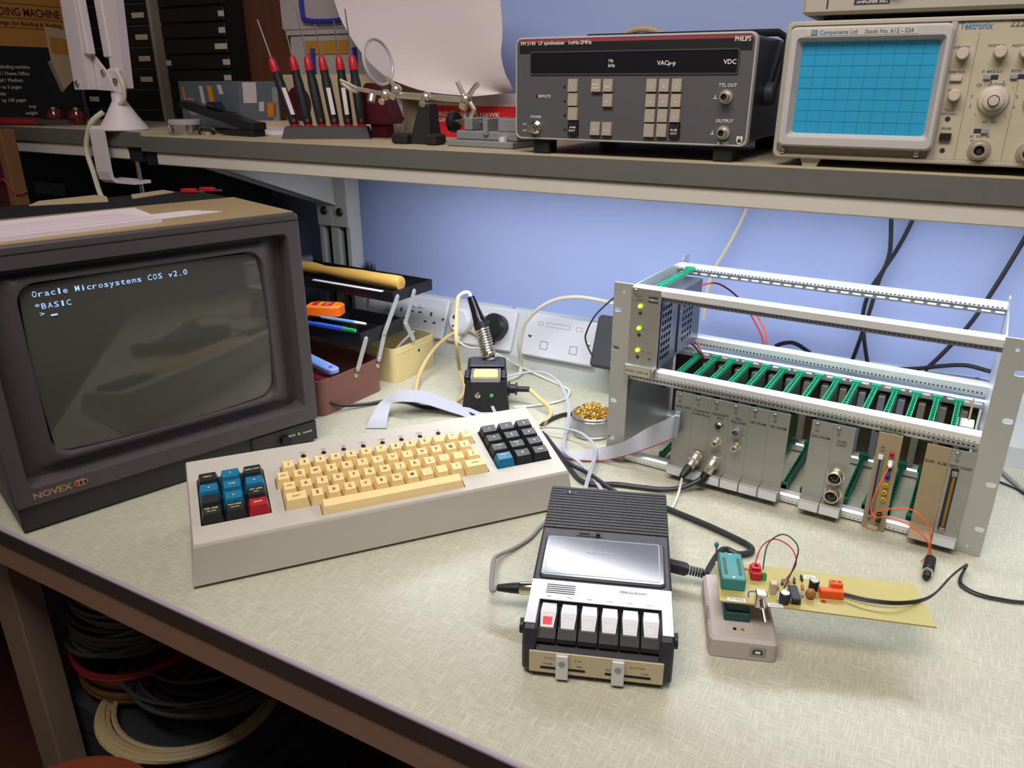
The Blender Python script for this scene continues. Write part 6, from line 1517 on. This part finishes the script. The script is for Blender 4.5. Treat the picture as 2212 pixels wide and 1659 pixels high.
P1 = [at(*q[:2], z=q[2]) for q in ((1072, 900, 3), (1062, 875, 10), (1060, 850, 24), (1076, 826, 36), (1120, 810, 44), (1170, 806, 46), (1205, 826, 36), (1226, 866, 20), (1228, 915, 10), (1218, 955, 5), (1222, 980, 9), (1250, 1000, 9), (1278, 1030, 6), (1300, 1062, 4))]
for o in (-1.3, 1.3): MB().tube([p_ + Vector((o, o * .4, 2.2)) for p_ in spl(P1, 8)], 1.5, 6).build('strand', 'cable_grey', tf)
tf2 = thing('twin_flex', 'pale grey twin flex curving from the keypad to behind the recorder', 'cable', (0, 0, 0), 0, 'pale grey twin flexes')
P2 = [at(*q[:2], z=q[2]) for q in ((1150, 930, 4), (1170, 926, 10), (1205, 927, 14), (1250, 936, 16), (1280, 960, 16), (1285, 985, 14), (1277, 1015, 12), (1268, 1045, 8), (1262, 1070, 4))]
for o in (-1.3, 1.3): MB().tube([p_ + Vector((o, o * .4, 2.2)) for p_ in spl(P2, 8)], 1.5, 6).build('strand', 'cable_grey', tf2)
def mix(name, lab_, L, r, m): return wire(name, lab_, [at(p[0], p[1], z=p[2]) if p[2] < 200 else at(p[0], p[1], y=p[2]) for p in L], r, m, 'cable')
mix('white_flex', 'thin white flex from the white plug lying across the bench', [(990, 726, 1195), (992, 738, 1190), (1012, 750, 1188), (1040, 753, 1185), (1075, 766, 1180), (1120, 790, 12), (1180, 818, 3), (1222, 838, 3), (1230, 850, 3), (1215, 864, 3), (1170, 874, 3), (1110, 880, 3)], 2.0, 'cable_white')
mix('cream_cable', 'thick cream cable arching above the wall plates beside the rack', [(1345, 664, 1212), (1310, 652, 1210), (1250, 642, 1206), (1200, 648, 1202), (1160, 670, 1198), (1130, 705, 1194), (1121, 745, 1188), (1126, 790, 18), (1118, 812, 5), (1085, 824, 3.5), (1060, 826, 3.5)], 3.6, 'cable_cream')
mix('adaptor_lead', 'thin black lead looping from the adaptor at the rack edge', [(1345, 628, 1190), (1310, 657, 1180), (1284, 684, 1170), (1268, 715, 1166), (1265, 735, 1166), (1280, 768, 1168), (1305, 783, 1172), (1322, 778, 1178)], 1.5, 'cable_black')
cab('video_cable', 'black cable from the TELETEXT card sweeping behind the recorder', [(1524, 1026, 24), (1505, 1040, 16), (1470, 1054, 8), (1430, 1057, 5), (1380, 1052, 4), (1330, 1046, 4), (1280, 1046, 4), (1250, 1034, 4), (1222, 1000, 4), (1196, 965, 4), (1172, 935, 4)], 3.4, 'cable_black')
cab('tape_lead', 'black lead passing under the twin flex behind the recorder', [(1178, 940, 9), (1205, 975, 9), (1232, 1002, 9), (1270, 1022, 9), (1310, 1050, 9), (1340, 1070, 4)], 3.2, 'cable_black')
cab('mains_lead', 'black lead emerging from behind the tin towards the keypad', [(1245, 893, 4), (1215, 896, 4), (1185, 908, 4), (1165, 922, 4)], 3.4, 'cable_black')
cab('white_tape_lead', 'thin white lead hanging from the Cassette card to the bench', [(1474, 1028, 26), (1470, 1048, 14), (1464, 1070, 5), (1456, 1090, 2), (1448, 1104, 2)], 1.6, 'cable_white')
# coaxial plugs on the two leads at the rack
def coax_plug(lab_, base, tip, m='nickel'):
    t = thing('coaxial_plug', lab_, 'plug', (0, 0, 0), 0, 'coaxial plugs at the rack'); base, tip = Vector(base), Vector(tip); d = (tip - base).normalized()
    MB().lathe([(8.2, 0), (9.2, 1), (9.2, 4), (8, 5), (8.4, 6), (8.4, 14), (7, 15), (6.4, 24), (5.6, 25)], base, d, 20).build('shell', m, t)
    MB().lathe([(5.4, 25.2), (5.4, 34), (4, 44), (3.2, 45)], base, d, 14).build('boot', 'black', t)
    return base + d * 45
coax_plug('nickel coaxial plug in the Cassette Interface card', rackP(138.5, -6, 43), at(1474, 1028, z=26))
coax_plug('nickel coaxial plug in the TELETEXT VDU card', rackP(164, -6, 46), at(1524, 1026, z=24))
# recorder leads
def rcP(u, v, w_):
    c, s = math.cos(RT), math.sin(RT); return Vector((-267.6 + c * u - s * v, 503.4 + s * u + c * v, w_))
dn = thing('din_plug', 'silver and black DIN plug in the recorder left side', 'plug', (0, 0, 0))
d0, d1 = rcP(-.4, 92, 30), rcP(-34, 92, 27); dd = (d1 - d0).normalized()
MB().lathe([(6.8, 0), (6.8, 14), (6.2, 15)], d0, dd, 18).build('shell', 'chrome', dn)
MB().lathe([(6.0, 15.2), (5.4, 24), (3.6, 38), (2.6, 39)], d0, dd, 16).build('boot', 'black', dn)
mat('cable_grey_dark', '#8b8a8c', .5)
wire('microphone_lead', 'grey lead bending from the DIN plug back behind the recorder', [d0 + dd * 39, d0 + dd * 46 + Vector((0, 2, -3)), at(1066, 1214, z=16), at(1076, 1200, z=8), at(1110, 1184, z=4), at(1145, 1162, z=3), at(1165, 1140, z=3), at(1180, 1125, z=3)], 2.4, 'cable_grey_dark', 'cable')
mp = thing('moulded_plug', 'black ribbed mains plug in the recorder right side', 'plug', (0, 0, 0))
m0 = rcP(RW_ + .4, 165, 24); md = (rcP(RW_ + 40, 160, 20) - m0).normalized()
MB().lathe([(7, 0), (7.5, 1), (7.5, 20), (5, 24)], m0, md, 8).build('body', 'cable_black', mp)
for i in range(6): MB().lathe([(5.2, 25 + i * 3), (5.4, 25.4 + i * 3), (5.4, 26.6 + i * 3), (4.4, 27.2 + i * 3)], m0, md, 12).build('rib', 'cable_black', mp)
wire('recorder_mains_lead', 'black lead looping from the ribbed plug round to behind the recorder', [m0 + md * 42, at(1560, 1188, z=9), at(1595, 1197, z=5), at(1622, 1192, z=5), at(1620, 1180, z=5), at(1590, 1163, z=5), at(1530, 1135, z=5), at(1470, 1110, z=5), at(1435, 1096, z=5), at(1400, 1086, z=5)], 3.6, 'cable_black', 'cable')
# leads hanging on the wall behind the rack
def hang(name, lab_, L, r, m): return wire(name, lab_, [at(p[0], p[1], y=p[2]) for p in L], r, m, 'cable')
hang('hanging_cable', 'black cable hanging behind the rack, left of the crossing pair', [(1925, 440, 1240), (1925, 480, 1240), (1921, 550, 1240), (1898, 608, 1240), (1876, 680, 1240), (1845, 768, 1240), (1830, 800, 1238)], 3.0, 'cable_black')
hang('hanging_cable', 'black cable hanging behind the rack, right of the crossing pair', [(1985, 440, 1252), (1968, 482, 1252), (1940, 535, 1252), (1905, 588, 1252), (1878, 630, 1252), (1864, 680, 1252), (1866, 725, 1252), (1872, 772, 1252), (1878, 800, 1250)], 3.0, 'cable_black')
hang('hanging_cable', 'black cable slanting down the wall at the right edge', [(2250, 450, 1246), (2212, 518, 1246), (2150, 620, 1246), (2095, 700, 1246), (2040, 760, 1246), (1998, 800, 1242)], 3.2, 'cable_black')
hang('trunking_cable', 'black cable lying level along the trunking top behind the rack', [(1940, 797, 1236), (1985, 796, 1236), (2030, 791, 1236), (2085, 789, 1236), (2130, 800, 1236), (2160, 808, 1236), (2230, 830, 1232)], 3.2, 'cable_black')
hang('white_hanging_cable', 'white cable hanging from the shelf above the rack corner', [(1625, 420, 1246), (1611, 456, 1246), (1590, 500, 1246), (1565, 545, 1246), (1545, 578, 1246), (1530, 620, 1246), (1520, 690, 1242)], 3.0, 'cable_cream')
hang('curled_cable', 'black cable hump resting on the trunking behind the rack', [(1675, 748, 1222), (1690, 742, 1222), (1710, 740, 1222), (1726, 746, 1222), (1738, 754, 1222), (1750, 762, 1222)], 3.4, 'cable_black')
cab('bench_cable', 'grey cable on the bench right of the rack flange', [(2150, 1005, 3), (2172, 1026, 3), (2195, 1046, 3), (2240, 1075, 3), (2400, 1110, 3), (2600, 1120, 3)], 3.0, 'cable_grey_dark')
cab('bench_lead', 'thin dark lead on the bench right of the rack flange', [(2150, 1038, 2), (2170, 1045, 2), (2200, 1058, 2), (2240, 1074, 8), (2400, 1128, 3), (2560, 1180, 2)], 1.4, 'cable_black')

# ================================================================== under the bench
mat('crate_dark', '#2b2d31', .9, var=.2, vscale=80, bump=.4, bscale=200)
mat('cable_dusty', '#3e4044', .6, var=.1); mat('cable_beige', '#a08d6a', .55); mat('cable_copper', '#6b4a24', .5); mat('stool_red', '#7d3c26', .5, var=.15, vscale=20)
cr = thing('carpeted_crate', 'dark grey carpeted crate under the bench beside the leg', 'crate', (-950, 620, -385))
MB().cbox(-180, 190, -130, 150, -364.5, 0, 8).build('body', 'crate_dark', cr, smooth=0)
MB().box(-180.5, 190.5, -130.5, 150.5, -60, -56).build('lid_seam', 'black_matt', cr, smooth=0)
def coil(lab_, c, R, r, turns, h, m, jit=8.0, seed=1, ecc=1.0, rot=0):
    rnd = random.Random(seed); pts = []; n = 40; a0 = rnd.random() * 6; off = []
    for k in range(turns + 2): off.append((rnd.uniform(-jit, jit), rnd.uniform(-jit, jit), rnd.uniform(-jit, jit)))
    for i in range(turns * n + 1):
        k = i / n; j = int(k); f_ = k - j; o0, o1 = off[j], off[j + 1]; a = a0 + 2 * math.pi * k
        rr = R + o0[0] * (1 - f_) + o1[0] * f_; zz = h * ((j * 0.618) % 1.0) * (1 - f_) + h * (((j + 1) * .618) % 1.0) * f_
        x = rr * math.cos(a) * ecc + o0[1] * (1 - f_) + o1[1] * f_; y = rr * math.sin(a) + o0[2] * (1 - f_) + o1[2] * f_
        pts.append(Vector((c[0] + x * math.cos(rot) - y * math.sin(rot), c[1] + x * math.sin(rot) + y * math.cos(rot), c[2] + r + zz)))
    return MB().tube(pts, r, 6).build('cable_coil', m, None, label=lab_, cat='cable coil', group='cable coils under the bench')
coil('big beige cable coil lying on the crate under the bench', (-885, 575, -384.5), 112, 4.2, 9, 20, 'cable_beige', 9, 3, 1.08, .5)
coil('loose grey cable coil on top of the beige coil', (-868, 600, -352), 84, 3.0, 12, 50, 'cable_dusty', 18, 5, 1.15, .4)
coil('brown and dark cable coil at the bottom of the pile by the leg', (-1010, 606, -384.5), 100, 5, 7, 60, 'cable_copper', 8, 7)
coil('dark grey cable coil at the top of the pile by the leg', (-1000, 586, -318), 92, 3.8, 22, 140, 'cable_dusty', 10, 9)
coil('dark red cable coil between the dark coils by the leg', (-998, 584, -312), 98, 3.6, 4, 14, 'dark_red_grip', 4, 11)
so = thing('stool', 'stool with a round orange-red wooden seat under the bench front', 'stool', (-812, 318, -335))
MB().lathe([(112, -22), (116, -18), (118, -8), (116, -2), (110, 0), (0, 0)], (0, 0, 0), (0, 0, 1), 48).build('seat', 'stool_red', so)
MB().cyl((0, 0, -22), (0, 0, -22.5), 100, n=32).build('seat_base', 'black_matt', so)
for a in (45, 135, 225, 315): MB().tube([(70 * math.cos(RZ(a)), 70 * math.sin(RZ(a)), -22.6), (105 * math.cos(RZ(a)), 105 * math.sin(RZ(a)), -414.5)], 9, 10).build('leg', 'card_board', so)
